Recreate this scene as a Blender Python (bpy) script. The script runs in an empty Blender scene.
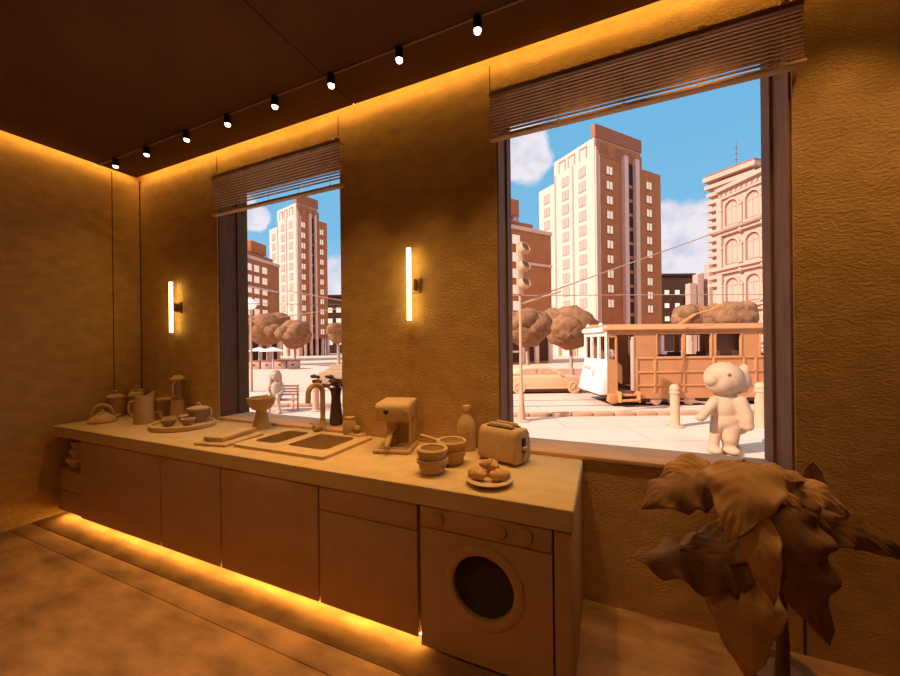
import bpy, bmesh, math, random
from mathutils import Vector, Matrix, noise
R = math.radians
PI = math.pi
scn = bpy.context.scene
C = scn.collection

# ------------------------------------------------------------------ materials
def lin(c):
    return tuple(((x / 255) / 12.92 if x / 255 <= .04045 else ((x / 255 + .055) / 1.055) ** 2.4) for x in c)

def mat(name, col, rough=.9, bump=0., scale=60., var=.12, vscale=None, stretch=(1, 1, 1), detail=4., emit=0., sheen=0.):
    m = bpy.data.materials.new(name); m.use_nodes = True
    nt = m.node_tree; N = nt.nodes; L = nt.links
    b = N['Principled BSDF']; b.inputs['Roughness'].default_value = rough
    b.inputs['Specular IOR Level'].default_value = .15
    if sheen: b.inputs['Sheen Weight'].default_value = sheen
    tc = N.new('ShaderNodeTexCoord'); mp = N.new('ShaderNodeMapping'); mp.inputs['Scale'].default_value = stretch
    L.new(tc.outputs['Object'], mp.inputs['Vector'])
    n1 = N.new('ShaderNodeTexNoise'); n1.inputs['Scale'].default_value = vscale or scale * .12; n1.inputs['Detail'].default_value = detail
    L.new(mp.outputs[0], n1.inputs['Vector'])
    r = N.new('ShaderNodeValToRGB')
    r.color_ramp.elements[0].position = .3; r.color_ramp.elements[1].position = .7
    r.color_ramp.elements[0].color = (*[x * (1 - var) for x in col], 1)
    r.color_ramp.elements[1].color = (*[min(1, x * (1 + var)) for x in col], 1)
    L.new(n1.outputs['Fac'], r.inputs['Fac']); L.new(r.outputs['Color'], b.inputs['Base Color'])
    if bump:
        n2 = N.new('ShaderNodeTexNoise'); n2.inputs['Scale'].default_value = scale; n2.inputs['Detail'].default_value = 5
        n2.inputs['Roughness'].default_value = .6
        L.new(mp.outputs[0], n2.inputs['Vector'])
        bp = N.new('ShaderNodeBump'); bp.inputs['Strength'].default_value = 1.; bp.inputs['Distance'].default_value = bump
        L.new(n2.outputs['Fac'], bp.inputs['Height']); L.new(bp.outputs['Normal'], b.inputs['Normal'])
    if emit:
        L.new(r.outputs['Color'], b.inputs['Emission Color']); b.inputs['Emission Strength'].default_value = emit
    return m

def emis(name, col, s):
    m = bpy.data.materials.new(name); m.use_nodes = True
    nt = m.node_tree; nt.nodes.clear()
    o = nt.nodes.new('ShaderNodeOutputMaterial'); e = nt.nodes.new('ShaderNodeEmission')
    e.inputs['Color'].default_value = (*col, 1); e.inputs['Strength'].default_value = s
    nt.links.new(e.outputs[0], o.inputs[0]); return m

M = dict(
    wall=mat('plush_wall', (.55, .335, .12), .95, .009, 55, .12, 9, (.8, .8, 1.35)),
    ceil=mat('dark_ceiling', (.16, .082, .04), .95, .004, 60, .12, 2),
    floor=mat('suede_floor', (.36, .19, .085), .95, .006, 70, .38, 3.2, (1.0, 2.2, 1)),
    counter=mat('felt_counter', (.60, .41, .19), .95, .0025, 160, .08, 10),
    cabinet=mat('felt_cabinet', (.46, .27, .13), .95, .0018, 170, .06, 6),
    clay=mat('felt_clay', (.56, .37, .18), .95, .0028, 190, .08, 14),
    clay_dark=mat('felt_clay_dark', (.40, .24, .12), .95, .0028, 190, .08, 14),
    croissant=mat('felt_croissant', (.60, .34, .14), .95, .003, 120, .14, 20),
    shadow=mat('dark_recess', (.05, .028, .015), .95),
    drum=mat('dark_drum_glass', (.05, .03, .017), .6, 0, 40, .3, 8),
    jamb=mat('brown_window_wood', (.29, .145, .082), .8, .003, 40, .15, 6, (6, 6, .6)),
    jamb_shaded=mat('shaded_window_wood', (.15, .072, .036), .8, .003, 40, .15, 6, (6, 6, .6)),  # same wood as jamb, darkened to paint shade in the left window
    sill=mat('warm_sill_wood', (.72, .40, .21), .8, .002, 40, .12, 6, (.6, 6, 6)),
    slat=mat('blind_slat_wood', (.40, .24, .13), .6, .0, 40, .12, 8),
    rail=mat('blind_rail_wood', (.60, .36, .17), .6, .0, 40, .12, 8),
    pale=mat('pale_clip', (.8, .66, .45), .5),
    seam=mat('panel_seam', (.10, .06, .025), .95),
    black=mat('black_metal', (.02, .015, .012), .5),
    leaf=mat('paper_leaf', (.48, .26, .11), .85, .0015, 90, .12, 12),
    leaf_shade=mat('paper_leaf_shade', (.22, .105, .045), .85, .0015, 90, .12, 12),  # shaded copy of leaf: hanging leaves and undersides painted darker
    stem=mat('dark_stem', (.15, .08, .04), .9, .002, 90, .2, 12),
    vase=mat('dark_vase', (.17, .10, .07), .8, .001, 90, .2, 12),
    flower=mat('dry_flower', (.20, .09, .06), .9, .002, 90, .3, 30),
    # street
    ground=None,
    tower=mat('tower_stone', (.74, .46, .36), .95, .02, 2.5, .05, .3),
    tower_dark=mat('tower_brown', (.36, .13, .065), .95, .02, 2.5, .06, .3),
    brick=mat('brown_brick', (.44, .16, .065), .95, .02, 3, .08, .5),  # brown walls; on the towers it paints in the shaded side
    pane_glow=mat('cream_pane_glow', (.85, .66, .50), .6, 0, 10, .05, 1, emit=.38),  # slight emission added so panes look bright on shaded walls
    pane_dim=mat('dusky_pane', (.42, .26, .22), .5),
    pane_mid=mat('mid_pane', (.50, .33, .27), .5),
    front_sunlit_white=mat('tram_sunlit_white', (.85, .66, .56), .9, .004, 30, .05, 3),  # sun on the tram front put into the colour; also driver's white
    pane_dark=mat('dark_pane', (.06, .02, .015), .4),
    facade=mat('cream_facade', (.58, .35, .26), .95, .01, 4, .05, .6),
    darkblock=mat('dark_block', (.07, .03, .02), .95),
    tram=mat('tram_clay', (.53, .22, .085), .9, .006, 30, .07, 2),
    tram_in=mat('tram_inside', (.16, .07, .04), .9),
    car=mat('car_clay', (.70, .40, .22), .85, .004, 30, .06, 3),
    car_pane=mat('car_pane', (.55, .33, .2), .5),
    foliage=mat('wool_foliage', (.29, .13, .06), 1., .06, 9, .3, 2.5),
    trunk=mat('tree_trunk', (.45, .27, .17), .95, .02, 12, .2, 5),
    streetmetal=mat('street_clay', (.58, .32, .19), .9, .004, 30, .06, 3),
    kerb=mat('kerb_clay', (.52, .28, .16), .95, .006, 20, .10, 3),
    plush=mat('cream_plush', (.47, .29, .17), 1., .012, 40, .06, 5),
    plush_white=mat('white_plush', (.52, .36, .26), 1., .012, 40, .06, 5),
    wire=mat('wire_tan', (.45, .26, .17), .8),
    wiredark=mat('wire_dark', (.2, .11, .08), .8),
    white=mat('white_canvas', (.85, .72, .62), .9),
    raildark=mat('rail_dark', (.28, .20, .18), .7),
)
AMB = (1., .57, .13)
M['strip'] = emis('amber_led', AMB, 36.)
M['strip_low'] = emis('amber_led_low', (1., .60, .13), 30.)
M['tube'] = emis('amber_tube', (1., .68, .22), 9.)
M['bulb'] = emis('spot_bulb', (1., .78, .45), 9.)
M['globe'] = mat('globe_white', (.9, .8, .7), .6, emit=.5)

def ground_mat():
    m = mat('street_ground', (.74, .53, .41), .95, .01, 14, .04, .8)
    nt = m.node_tree; N = nt.nodes; L = nt.links
    tc = N.new('ShaderNodeTexCoord'); br = N.new('ShaderNodeTexBrick')
    br.inputs['Scale'].default_value = 1; br.inputs['Brick Width'].default_value = 3.4; br.inputs['Row Height'].default_value = 1.5
    br.inputs['Mortar Size'].default_value = .018
    br.inputs['Color1'].default_value = (.68, .47, .35, 1); br.inputs['Color2'].default_value = (.65, .445, .33, 1)
    br.inputs['Mortar'].default_value = (.46, .30, .22, 1)
    L.new(tc.outputs['Object'], br.inputs['Vector']); L.new(br.outputs['Color'], N['Principled BSDF'].inputs['Base Color'])
    return m
M['ground'] = ground_mat()

# ------------------------------------------------------------------ mesh helpers
def BM(): return bmesh.new()

def bx(bm, lo, hi):
    x0, y0, z0 = lo; x1, y1, z1 = hi
    v = [bm.verts.new(p) for p in [(x0, y0, z0), (x1, y0, z0), (x1, y1, z0), (x0, y1, z0), (x0, y0, z1), (x1, y0, z1), (x1, y1, z1), (x0, y1, z1)]]
    for f in [(3, 2, 1, 0), (4, 5, 6, 7), (0, 1, 5, 4), (1, 2, 6, 5), (2, 3, 7, 6), (3, 0, 4, 7)]:
        bm.faces.new([v[i] for i in f])
    return bm

def cb(bm, c, s):
    return bx(bm, [c[i] - s[i] / 2 for i in range(3)], [c[i] + s[i] / 2 for i in range(3)])

def lathe(bm, prof, seg=32, at=(0, 0, 0), sx=1., sy=1.):
    rings = []
    for r, z in prof:
        if r < 1e-5: rings.append([bm.verts.new((at[0], at[1], at[2] + z))])
        else: rings.append([bm.verts.new((at[0] + sx * r * math.cos(2 * PI * i / seg), at[1] + sy * r * math.sin(2 * PI * i / seg), at[2] + z)) for i in range(seg)])
    for a, b in zip(rings, rings[1:]):
        for i in range(seg):
            j = (i + 1) % seg
            if len(a) == 1 and len(b) == 1: continue
            if len(a) == 1: bm.faces.new((a[0], b[j], b[i]))
            elif len(b) == 1: bm.faces.new((a[i], a[j], b[0]))
            else: bm.faces.new((a[i], a[j], b[j], b[i]))
    return bm

def tube(bm, pts, r, seg=10, closed=False, r2=None):
    pts = [Vector(p) for p in pts]; n = len(pts); rings = []
    up = None
    for i, p in enumerate(pts):
        if closed: t = pts[(i + 1) % n] - pts[i - 1]
        else: t = pts[min(i + 1, n - 1)] - pts[max(i - 1, 0)]
        t.normalize()
        if up is None: up = Vector((0, 0, 1)) if abs(t.z) < .9 else Vector((1, 0, 0))
        a = t.cross(up)
        if a.length < 1e-4: a = t.cross(Vector((1, .3, 0)))
        a.normalize(); b = a.cross(t).normalized(); up = b
        rr = r if r2 is None else r + (r2 - r) * i / max(1, n - 1)
        rings.append([bm.verts.new(p + rr * (math.cos(2 * PI * k / seg) * a + math.sin(2 * PI * k / seg) * b)) for k in range(seg)])
    m = n if closed else n - 1
    for i in range(m):
        A, B = rings[i], rings[(i + 1) % n]
        for k in range(seg):
            j = (k + 1) % seg
            bm.faces.new((A[k], A[j], B[j], B[k]))
    if not closed:
        bm.faces.new(rings[0][::-1]); bm.faces.new(rings[-1])
    return bm

def ell(bm, c, r, sub=3):
    if not hasattr(r, '__len__'): r = (r, r, r)
    bmesh.ops.create_icosphere(bm, subdivisions=sub, radius=1, matrix=Matrix.Translation(c) @ Matrix.Diagonal((*r, 1)))
    return bm

def cone(bm, p, q, r0, r1, seg=16):
    return tube(bm, [p, q], r0, seg, r2=r1)

def prism(bm, poly, axis, d0, d1):
    """poly: 2D outline; axis 'y': (x,z) pushed along y; 'x': (y,z) along x; 'z': (x,y) along z."""
    def P(a, b, d): return {'y': (a, d, b), 'x': (d, a, b), 'z': (a, b, d)}[axis]
    A = [bm.verts.new(P(a, b, d0)) for a, b in poly]; B = [bm.verts.new(P(a, b, d1)) for a, b in poly]
    n = len(poly)
    bm.faces.new(A[::-1]); bm.faces.new(B)
    for i in range(n): bm.faces.new((A[i], A[(i + 1) % n], B[(i + 1) % n], B[i]))
    return bm

def rotz(bm, a, c=(0, 0, 0)):
    bmesh.ops.rotate(bm, cent=c, matrix=Matrix.Rotation(a, 3, 'Z'), verts=bm.verts); return bm

def obj(name, bm, m, parent=None, smooth=True, bevel=0, seg=2, loc=None, rz=None, ang=40):
    bmesh.ops.recalc_face_normals(bm, faces=bm.faces)
    me = bpy.data.meshes.new(name); bm.to_mesh(me); bm.free()
    mm = M[m] if isinstance(m, str) else m
    me.materials.append(mm)
    o = bpy.data.objects.new(name, me); C.objects.link(o)
    if parent is not None: o.parent = parent
    if loc is not None: o.location = loc
    if rz is not None: o.rotation_euler.z = rz
    if smooth:
        for p in me.polygons: p.use_smooth = True
        me.set_sharp_from_angle(angle=R(ang)) if hasattr(me, 'set_sharp_from_angle') else None
    if bevel:
        b = o.modifiers.new('bevel', 'BEVEL'); b.width = bevel; b.segments = seg; b.limit_method = 'ANGLE'; b.angle_limit = R(50)
        b.harden_normals = False
        for p in me.polygons: p.use_smooth = True
        if hasattr(me, 'set_sharp_from_angle'): me.set_sharp_from_angle(angle=R(180))
    return o

def thing(name, label, cat, loc=(0, 0, 0), rz=0, group=None):
    o = bpy.data.objects.new(name, None); C.objects.link(o)
    o.empty_display_size = .1
    o.location = loc; o.rotation_euler.z = rz
    o['label'] = label; o['category'] = cat
    if group: o['group'] = group
    return o

def tag(o, label, cat, group=None):
    o['label'] = label; o['category'] = cat
    if group: o['group'] = group
    return o

def struct(name, bm, m, **k):
    o = obj(name, bm, m, **k); o['kind'] = 'structure'; return o

def link_copy(o, parent, loc=None, rz=None):
    c = o.copy(); C.objects.link(c); c.parent = parent
    if loc is not None: c.location = loc
    if rz is not None: c.rotation_euler.z = rz
    for ch in o.children: link_copy(ch, c)
    return c

def dup(root, label, loc, rz=0, group=None):
    r = root.copy(); C.objects.link(r); r.location = loc; r.rotation_euler.z = rz; r['label'] = label
    if group: r['group'] = group
    for ch in root.children: link_copy(ch, r)
    return r

def body(name, prims, voxel, m, parent=None, it=8):
    bm = BM()
    for p in prims:
        if p[0] == 's': ell(bm, p[1], p[2])
        else:
            cone(bm, p[1], p[2], p[3], p[4]); ell(bm, p[1], p[3], 2); ell(bm, p[2], p[4], 2)
    o = obj(name, bm, m, parent, ang=180)
    r = o.modifiers.new('remesh', 'REMESH'); r.mode = 'VOXEL'; r.voxel_size = voxel; r.use_smooth_shade = True
    s = o.modifiers.new('smooth', 'SMOOTH'); s.factor = .5; s.iterations = it
    return o

# ================================================================== THE ROOM
XL, XR, YW, YB, ZC = -5.015, 3.4, 2.452, -2.9, 3.612
YO = 2.775                                                # outer face of the window wall
W1 = (-3.655, -2.062); W2 = (-.685, .925); ZS, ZT = .925, 3.36   # openings
bm = BM()
bx(bm, (XL - .4, -3.2, -.35), (XR + .3, YO, -.02))
struct('floor', bm, 'floor')
bm = BM()
bx(bm, (XL, YB, -.02), (XR, 1.400, 0)); bx(bm, (XL, 1.404, -.02), (XR, 1.543, -.001)); bx(bm, (XL, 1.547, -.02), (XR, YW, 0))
struct('floor_carpet', bm, 'floor', bevel=.004)
bm = BM()
bx(bm, (XL - .4, YW, -.02), (W1[0], YO, 3.72)); bx(bm, (W1[1], YW, -.02), (W2[0], YO, 3.72)); bx(bm, (W2[1], YW, -.02), (XR + .3, YO, 3.72))
for w in (W1, W2):
    bx(bm, (w[0], YW, -.02), (w[1], YO, ZS - .03)); bx(bm, (w[0], YW, ZT), (w[1], YO, 3.72))
struct('wall_back', bm, 'wall', smooth=False)
struct('wall_left', bx(BM(), (XL - .4, YB - .3, -.02), (XL, YW, 3.72)), 'wall', smooth=False)
struct('wall_right', bx(BM(), (XR, YB - .3, -.02), (XR + .3, YW, 3.72)), 'wall', smooth=False)
struct('wall_front', bx(BM(), (XL, YB - .3, -.02), (XR, YB, 3.72)), 'wall', smooth=False)
bm = BM()                                                 # hanging ceiling panels stop short of the walls: cove gap
bx(bm, (XL + .07, YB, ZC), (-1.856, YW - .07, ZC + .03)); bx(bm, (-1.848, YB, ZC), (XR, YW - .07, ZC + .03))
struct('ceiling', bm, 'ceil', smooth=False)
struct('ceiling_slab', bx(BM(), (XL - .4, -3.2, 3.72), (XR + .3, YO, 3.86)), 'ceil', smooth=False)
# panel seams on the walls
k = 0
for lo, hi in [((-3.646, YW - .003, 3.39), (-3.640, YW, ZC)), ((-2.075, YW - .003, 3.44), (-2.069, YW, ZC)), ((-.726, YW - .003, 3.42), (-.720, YW, ZC)),
               ((XL, 2.183, 0), (XL + .004, 2.191, ZC)), ((.945, YW - .004, 0), (.957, YW, .93)), ((XL, 2.44, 0), (XL + .005, 2.452, ZC))]:
    k += 1
    struct('trim_%d' % k, bx(BM(), lo, hi), 'seam', smooth=False)

# window linings
def window(n, w):
    # the lining of the opening: side boards in two steps, head board, sill ledge
    bm = BM()
    for s, x in ((1, w[0]), (-1, w[1])):
        a, b = sorted((x, x + s * .012)); bx(bm, (a, YW + .015, ZS), (b, YO, ZT))
        a, b = sorted((x, x + s * .028)); bx(bm, (a, YO - .12, ZS), (b, YO, ZT))
    bx(bm, (w[0] + .012, YW + .015, ZT - .015), (w[1] - .012, YO, ZT))
    o = struct('window_%d' % n, bm, 'jamb_shaded' if n == 1 else 'jamb', smooth=False)
    bm = BM(); bx(bm, (w[0] + .0, YW - .012, ZS - .03), (w[1] - .0, YO, ZS)); pass
    s = obj('sill', bm, 'sill', o, bevel=.004); s['kind'] = 'structure'
window(1, W1); window(2, W2)

# LED strips
def strip(name, lo, hi, m, label):
    tag(obj(name, bx(BM(), lo, hi), m, smooth=False), label, 'light strip')
strip('cove_light_strip', (XL + .08, YW - .068, 3.627), (XR - .1, YW - .056, 3.633), 'strip', 'amber light strip tucked in the ceiling gap along the window wall')
strip('cove_light_strip', (XL + .056, YB + .1, 3.627), (XL + .068, YW - .08, 3.633), 'strip', 'amber light strip tucked in the ceiling gap along the left wall')
strip('plinth_light_strip', (-4.9, 1.735, .058), (-.24, 1.760, .066), 'strip_low', 'amber light strip glowing on the floor under the kitchen cabinets')

# blinds
def blind(name, label, x0, x1, zt, zb, first):
    t = thing(name, label, 'blind', ((x0 + x1) / 2, YW - .052, zb)); w = (x1 - x0) / 2; H = zt - zb
    obj('head_rail', bx(BM(), (-w, -.026, H - .03), (w, .03, H)), 'slat', t, smooth=False)
    bm = BM(); n = 12
    for i in range(n):
        z = first + (H - .05 - first) * i / (n - 1)
        tilt = .004 + .004 * (i / n)
        prism(bm, [(-.022, z), (-.022, z + .0065), (-.002, z + .0065), (-.002, z + .002)], 'x', -w, w)
    obj('slats', bm, 'rail', t, smooth=False)
    obj('bottom_rail', bx(BM(), (-w - .006, -.028, 0), (w + .006, .028, .02)), 'rail', t, bevel=.004)
    for f in (-.88, -.45, .0, .45, .88):
        bm = BM(); tube(bm, [(f * w, -.028, .018), (f * w, -.028, H)], .0016, 6)
        cb(bm, (f * w, -.031, .008), (.02, .008, .018))
        obj('cord', bm, 'rail', t)
        obj('clip', cb(BM(), (f * w + .02, -.031, H + .002), (.035, .012, .014)), 'pale', t, bevel=.003)
blind('venetian_blind', 'half-raised brown slatted blind above the narrow-looking left window behind the sink', -3.630, -1.996, 3.372, 2.975, .065)
blind('venetian_blind', 'half-raised brown slatted blind above the large right window facing the tram', -.705, .950, 3.378, 3.052, .040)

# tube wall lamps
def wall_lamp(label, x, z0, z1):
    t = thing('wall_lamp', label, 'lamp', (x, YW, (z0 + z1) / 2), group='tube lamps on the window wall'); h = (z1 - z0) / 2
    bm = BM(); cone(bm, (0, -.075, -h), (0, -.075, h), .017, .017, 20)
    obj('tube', bm, 'tube', t)
    for s in (-1, 1):
        obj('end_cap', cone(BM(), (0, -.075, s * h), (0, -.075, s * (h + .012)), .018, .018, 20), 'pale', t)
    bm = BM(); bx(bm, (.012, -.066, -.045), (.042, -.018, .045)); bx(bm, (-.02, -.018, -.06), (.065, 0, .06))
    obj('bracket', bm, 'clay_dark', t, bevel=.004)
wall_lamp('short glowing amber tube lamp left of the sink window', -4.308, 1.81, 2.355)
wall_lamp('glowing amber tube lamp on the wall between the two windows', -1.354, 1.83, 2.38)

# spotlights on a ceiling rail
tr = thing('ceiling_track', 'thin dark light rail running along the dark ceiling', 'light rail', (-2.2, 2.048, ZC))
obj('rail', bx(BM(), (-2.75, -.007, -.008), (1.85, .007, 0)), 'slat', tr, smooth=False)
SP = [-4.62, -4.07, -3.45, -2.90, -2.35, -1.79, -1.22, -.676]
ordn = ['ceiling spotlight nearest the left corner, first on the rail', 'ceiling spotlight second from the left corner on the rail', 'ceiling spotlight third from the left corner on the rail',
        'ceiling spotlight fourth from the left corner, before the sink window', 'ceiling spotlight fourth from the right end of the rail, above the sink window',
        'ceiling spotlight third from the right end, left of the ceiling seam', 'ceiling spotlight second from the right end of the rail', 'ceiling spotlight at the right end of the rail, nearest the large blind']
for i, x in enumerate(SP):
    t = thing('ceiling_spotlight', 'small black ' + ordn[i], 'spotlight', (x, 2.048, ZC - .008), group='spotlights along the ceiling rail')
    obj('housing', lathe(BM(), [(0, 0), (.026, 0), (.030, -.075), (.027, -.078), (.024, -.07), (0, -.07)], 20), 'black', t)
    obj('bulb', lathe(BM(), [(0, -.067), (.022, -.069), (.019, -.088), (0, -.096)], 16), 'bulb', t)
    l = bpy.data.lights.new('spot_glow', 'SPOT'); l.energy = [10, 22, 42, 60, 72, 82, 90, 92][i]; l.color = (1., .57, .21); l.spot_size = R(76); l.spot_blend = 1.; l.shadow_soft_size = .03
    o = bpy.data.objects.new('spot_glow', l); C.objects.link(o); o.parent = t; o.location = (0, 0, -.11)
    o.rotation_euler = (R(-10), 0, 0)

def fill_spot(x, y, e, tilt, size=90, col=(1., .57, .21)):  # bare spots without housing, added to brighten the room
    l = bpy.data.lights.new('fill_spot', 'SPOT'); l.energy = e; l.color = col; l.spot_size = R(size); l.spot_blend = 1.; l.shadow_soft_size = .05
    o = bpy.data.objects.new('fill_spot', l); C.objects.link(o); o.location = (x, y, ZC - .12); o.rotation_euler = (R(tilt), 0, 0)
for x, e in ((-.1, 26), (.5, 40), (1.1, 34), (1.7, 46)): fill_spot(x, 2.048, e, 4)  # unseen, past the built rail, added to light right wall and plant
for x in (-3.2, -1.9, -.6): fill_spot(x, -.9, 42, 32, 80)      # added fill for the cabinet fronts

# ================================================================== KITCHEN RUN
YF = 1.700; CT = .9
def cabinet(label, x0, x1, drawer=False):
    t = thing('kitchen_cabinet', label, 'cabinet', ((x0 + x1) / 2, YF, 0), group='cabinets under the worktop'); w = (x1 - x0) / 2
    bm = BM(); bx(bm, (-w + .001, .024, .075), (w - .001, .70, .80)); bx(bm, (-w + .001, .10, 0), (w - .001, .70, .075))
    obj('carcass', bm, 'clay_dark', t, smooth=False)
    if drawer:
        obj('door', bx(BM(), (-w + .003, 0, .07), (w - .003, .022, .638)), 'cabinet', t, bevel=.005)
        obj('drawer', bx(BM(), (-w + .003, 0, .645), (w - .003, .022, .796)), 'cabinet', t, bevel=.005)
    else:
        obj('door', bx(BM(), (-w + .003, 0, .07), (w - .003, .022, .796)), 'cabinet', t, bevel=.005)
cabinet('wide plain brown cabinet front next to the open bowl niche', -4.49, -3.250)
cabinet('plain brown cabinet front below the chopping boards, second from the niche', -3.242, -2.535)
cabinet('plain brown cabinet front below the double sink', -2.527, -1.628)
cabinet('brown cabinet front with a drawer panel line, beside the washing machine', -1.622, -.935, True)

t = thing('open_shelf_unit', 'dark open niche with two drawers at the far left end of the worktop', 'shelf', (-4.71, YF, 0))
bm = BM(); bx(bm, (-.22, .01, .452), (.215, .70, .472)); bx(bm, (-.23, .01, .07), (-.21, .70, .80)); bx(bm, (-.21, .66, .07), (.215, .70, .80))
bx(bm, (-.21, .05, .07), (.215, .66, .45)); bx(bm, (-.22, .1, 0), (.215, .70, .07))
obj('carcass', bm, 'cabinet', t, smooth=False)
obj('drawer', bx(BM(), (-.208, .012, .275), (.212, .05, .448)), 'cabinet', t, bevel=.006)
obj('drawer', bx(BM(), (-.208, .012, .072), (.212, .05, .262)), 'cabinet', t, bevel=.006)

# washing machine
t = thing('washing_machine', 'brown felt front-loading washing machine with a round dark door under the worktop', 'washing machine', (-.573, YF, 0)); w = .347
bm = BM(); bx(bm, (-w + .004, .105, .04), (w - .004, .66, .797)); bx(bm, (-w + .004, .017, .672), (w - .004, .11, .797)); bx(bm, (-w + .03, .12, 0), (w - .03, .62, .04))
obj('cabinet', bm, 'cabinet', t, bevel=.01)
# front panel with a round hole
def holed(bm, x0, x1, z0, z1, c, r, y0, y1, seg=48):
    ring0, ring1, o0, o1 = [], [], [], []
    angs = sorted([2 * PI * i / seg for i in range(seg)] + [math.atan2(zz - c[1], xx - c[0]) % (2 * PI) for xx in (x0, x1) for zz in (z0, z1)])
    seg = len(angs)
    for a in angs:
        d = (math.cos(a), math.sin(a))
        kx = ((x1 - c[0]) if d[0] > 0 else (x0 - c[0])) / d[0] if abs(d[0]) > 1e-6 else 1e9
        kz = ((z1 - c[1]) if d[1] > 0 else (z0 - c[1])) / d[1] if abs(d[1]) > 1e-6 else 1e9
        q = min(kx, kz)
        ring0.append(bm.verts.new((c[0] + r * d[0], y0, c[1] + r * d[1]))); ring1.append(bm.verts.new((c[0] + r * d[0], y1, c[1] + r * d[1])))
        o0.append(bm.verts.new((c[0] + q * d[0], y0, c[1] + q * d[1]))); o1.append(bm.verts.new((c[0] + q * d[0], y1, c[1] + q * d[1])))
    for i in range(seg):
        j = (i + 1) % seg
        bm.faces.new((ring0[i], ring0[j], o0[j], o0[i])); bm.faces.new((ring1[i], o1[i], o1[j], ring1[j]))
        bm.faces.new((ring0[i], ring1[i], ring1[j], ring0[j])); bm.faces.new((o0[i], o0[j], o1[j], o1[i]))
    return bm
obj('front_panel', holed(BM(), -w + .004, w - .004, .04, .672, (.005, .432), .165, -.002, .104), 'cabinet', t, ang=30)
obj('control_panel', bx(BM(), (-w + .004, -.006, .678), (w - .004, .018, .797)), 'cabinet', t, bevel=.006)
def yring(bm, c, prof, seg=48):
    """turn profile (radius, y) about an axis along y through c=(x,z)"""
    rings = [[bm.verts.new((c[0] + r * math.cos(2 * PI * i / seg), y, c[1] + r * math.sin(2 * PI * i / seg))) for i in range(seg)] for r, y in prof]
    for a, b in zip(rings, rings[1:]):
        for i in range(seg): bm.faces.new((a[i], a[(i + 1) % seg], b[(i + 1) % seg], b[i]))
    return rings
bm = BM(); yring(bm, (.005, .432), [(.212, .006), (.212, -.006), (.204, -.012), (.176, -.016), (.160, -.008), (.157, .016), (.212, .006)])
d = obj('door', bm, 'cabinet', t, ang=50)
bm = BM(); rg = yring(bm, (.005, .432), [(.157, .014), (.13, .05), (.09, .075), (.03, .088)]); bm.faces.new(rg[-1])
obj('door_glass', bm, 'drum', d)
bm = BM(); cb(bm, (.2, -.012, .46), (.012, .012, .10)); obj('door_handle', bm, 'cabinet', d, bevel=.004)
for x, r in ((-.235, .033), (.105, .026), (.215, .040)):
    bm = BM(); rg = yring(bm, (x, .738), [(r * 1.15, -.004), (r * 1.12, -.012), (r, -.026), (r * .5, -.03)], 28); bm.faces.new(rg[-1])
    obj('dial', bm, 'cabinet', t)
t = tag(obj('end_panel', bx(BM(), (-.040, 0, 0), (.040, .74, .80)), 'cabinet', bevel=.008, loc=(-.182, YF, 0)), 'brown upright end panel right of the washing machine', 'panel')
SKX, SKY = (-2.50, -1.75), (1.90, 2.33)
bm = BM()
x0, x1, y0, y1 = -4.957, -.131, 1.677, YW - .002
def rect4(a, b, c, d, z): return [bm.verts.new(p) for p in ((a, c, z), (b, c, z), (b, d, z), (a, d, z))]
to, ti = rect4(x0, x1, y0, y1, CT), rect4(*SKX, *SKY, CT); bo, bi = rect4(x0, x1, y0, y1, .80), rect4(*SKX, *SKY, .80)
for i in range(4):
    j = (i + 1) % 4
    bm.faces.new((to[i], to[j], ti[j], ti[i])); bm.faces.new((bo[j], bo[i], bi[i], bi[j])); bm.faces.new((to[j], to[i], bo[i], bo[j])); bm.faces.new((ti[i], ti[j], bi[j], bi[i]))
tag(obj('worktop', bm, 'counter', bevel=.014, seg=3), 'long tan felt worktop running over the cabinets and washing machine', 'worktop')

# ---- sink
t = thing('kitchen_sink', 'tan double-basin sink with a raised rim set into the worktop', 'sink', (-2.125, 2.09, CT))
def rrect(x0, x1, y0, y1, r, n=5):
    out = []
    for cx, cy, a0 in ((x1 - r, y1 - r, 0), (x0 + r, y1 - r, 90), (x0 + r, y0 + r, 180), (x1 - r, y0 + r, 270)):
        for i in range(n + 1):
            a = R(a0 + 90 * i / n); out.append((cx + r * math.cos(a), cy + r * math.sin(a)))
    return out
HB = [(-.375, -.135, -.15, .20), (-.035, .335, -.15, .20)]
bm = BM()
outer = [bm.verts.new((x, y, .022)) for x, y in rrect(-.435, .435, -.275, .282, .02)]
holes = [[bm.verts.new((x, y, .022)) for x, y in rrect(*h, .05)] for h in HB]
ed = []
for loop in [outer] + holes:
    ed += [bm.edges.new((loop[i], loop[(i + 1) % len(loop)])) for i in range(len(loop))]
bmesh.ops.triangle_fill(bm, use_beauty=True, edges=ed)
ob = [bm.verts.new((v.co.x * 1.006, v.co.y * 1.006, 0)) for v in outer]
for i in range(len(outer)):
    j = (i + 1) % len(outer); bm.faces.new((outer[i], outer[j], ob[j], ob[i]))
rim = obj('rim', bm, 'counter', t, ang=30)
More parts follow.
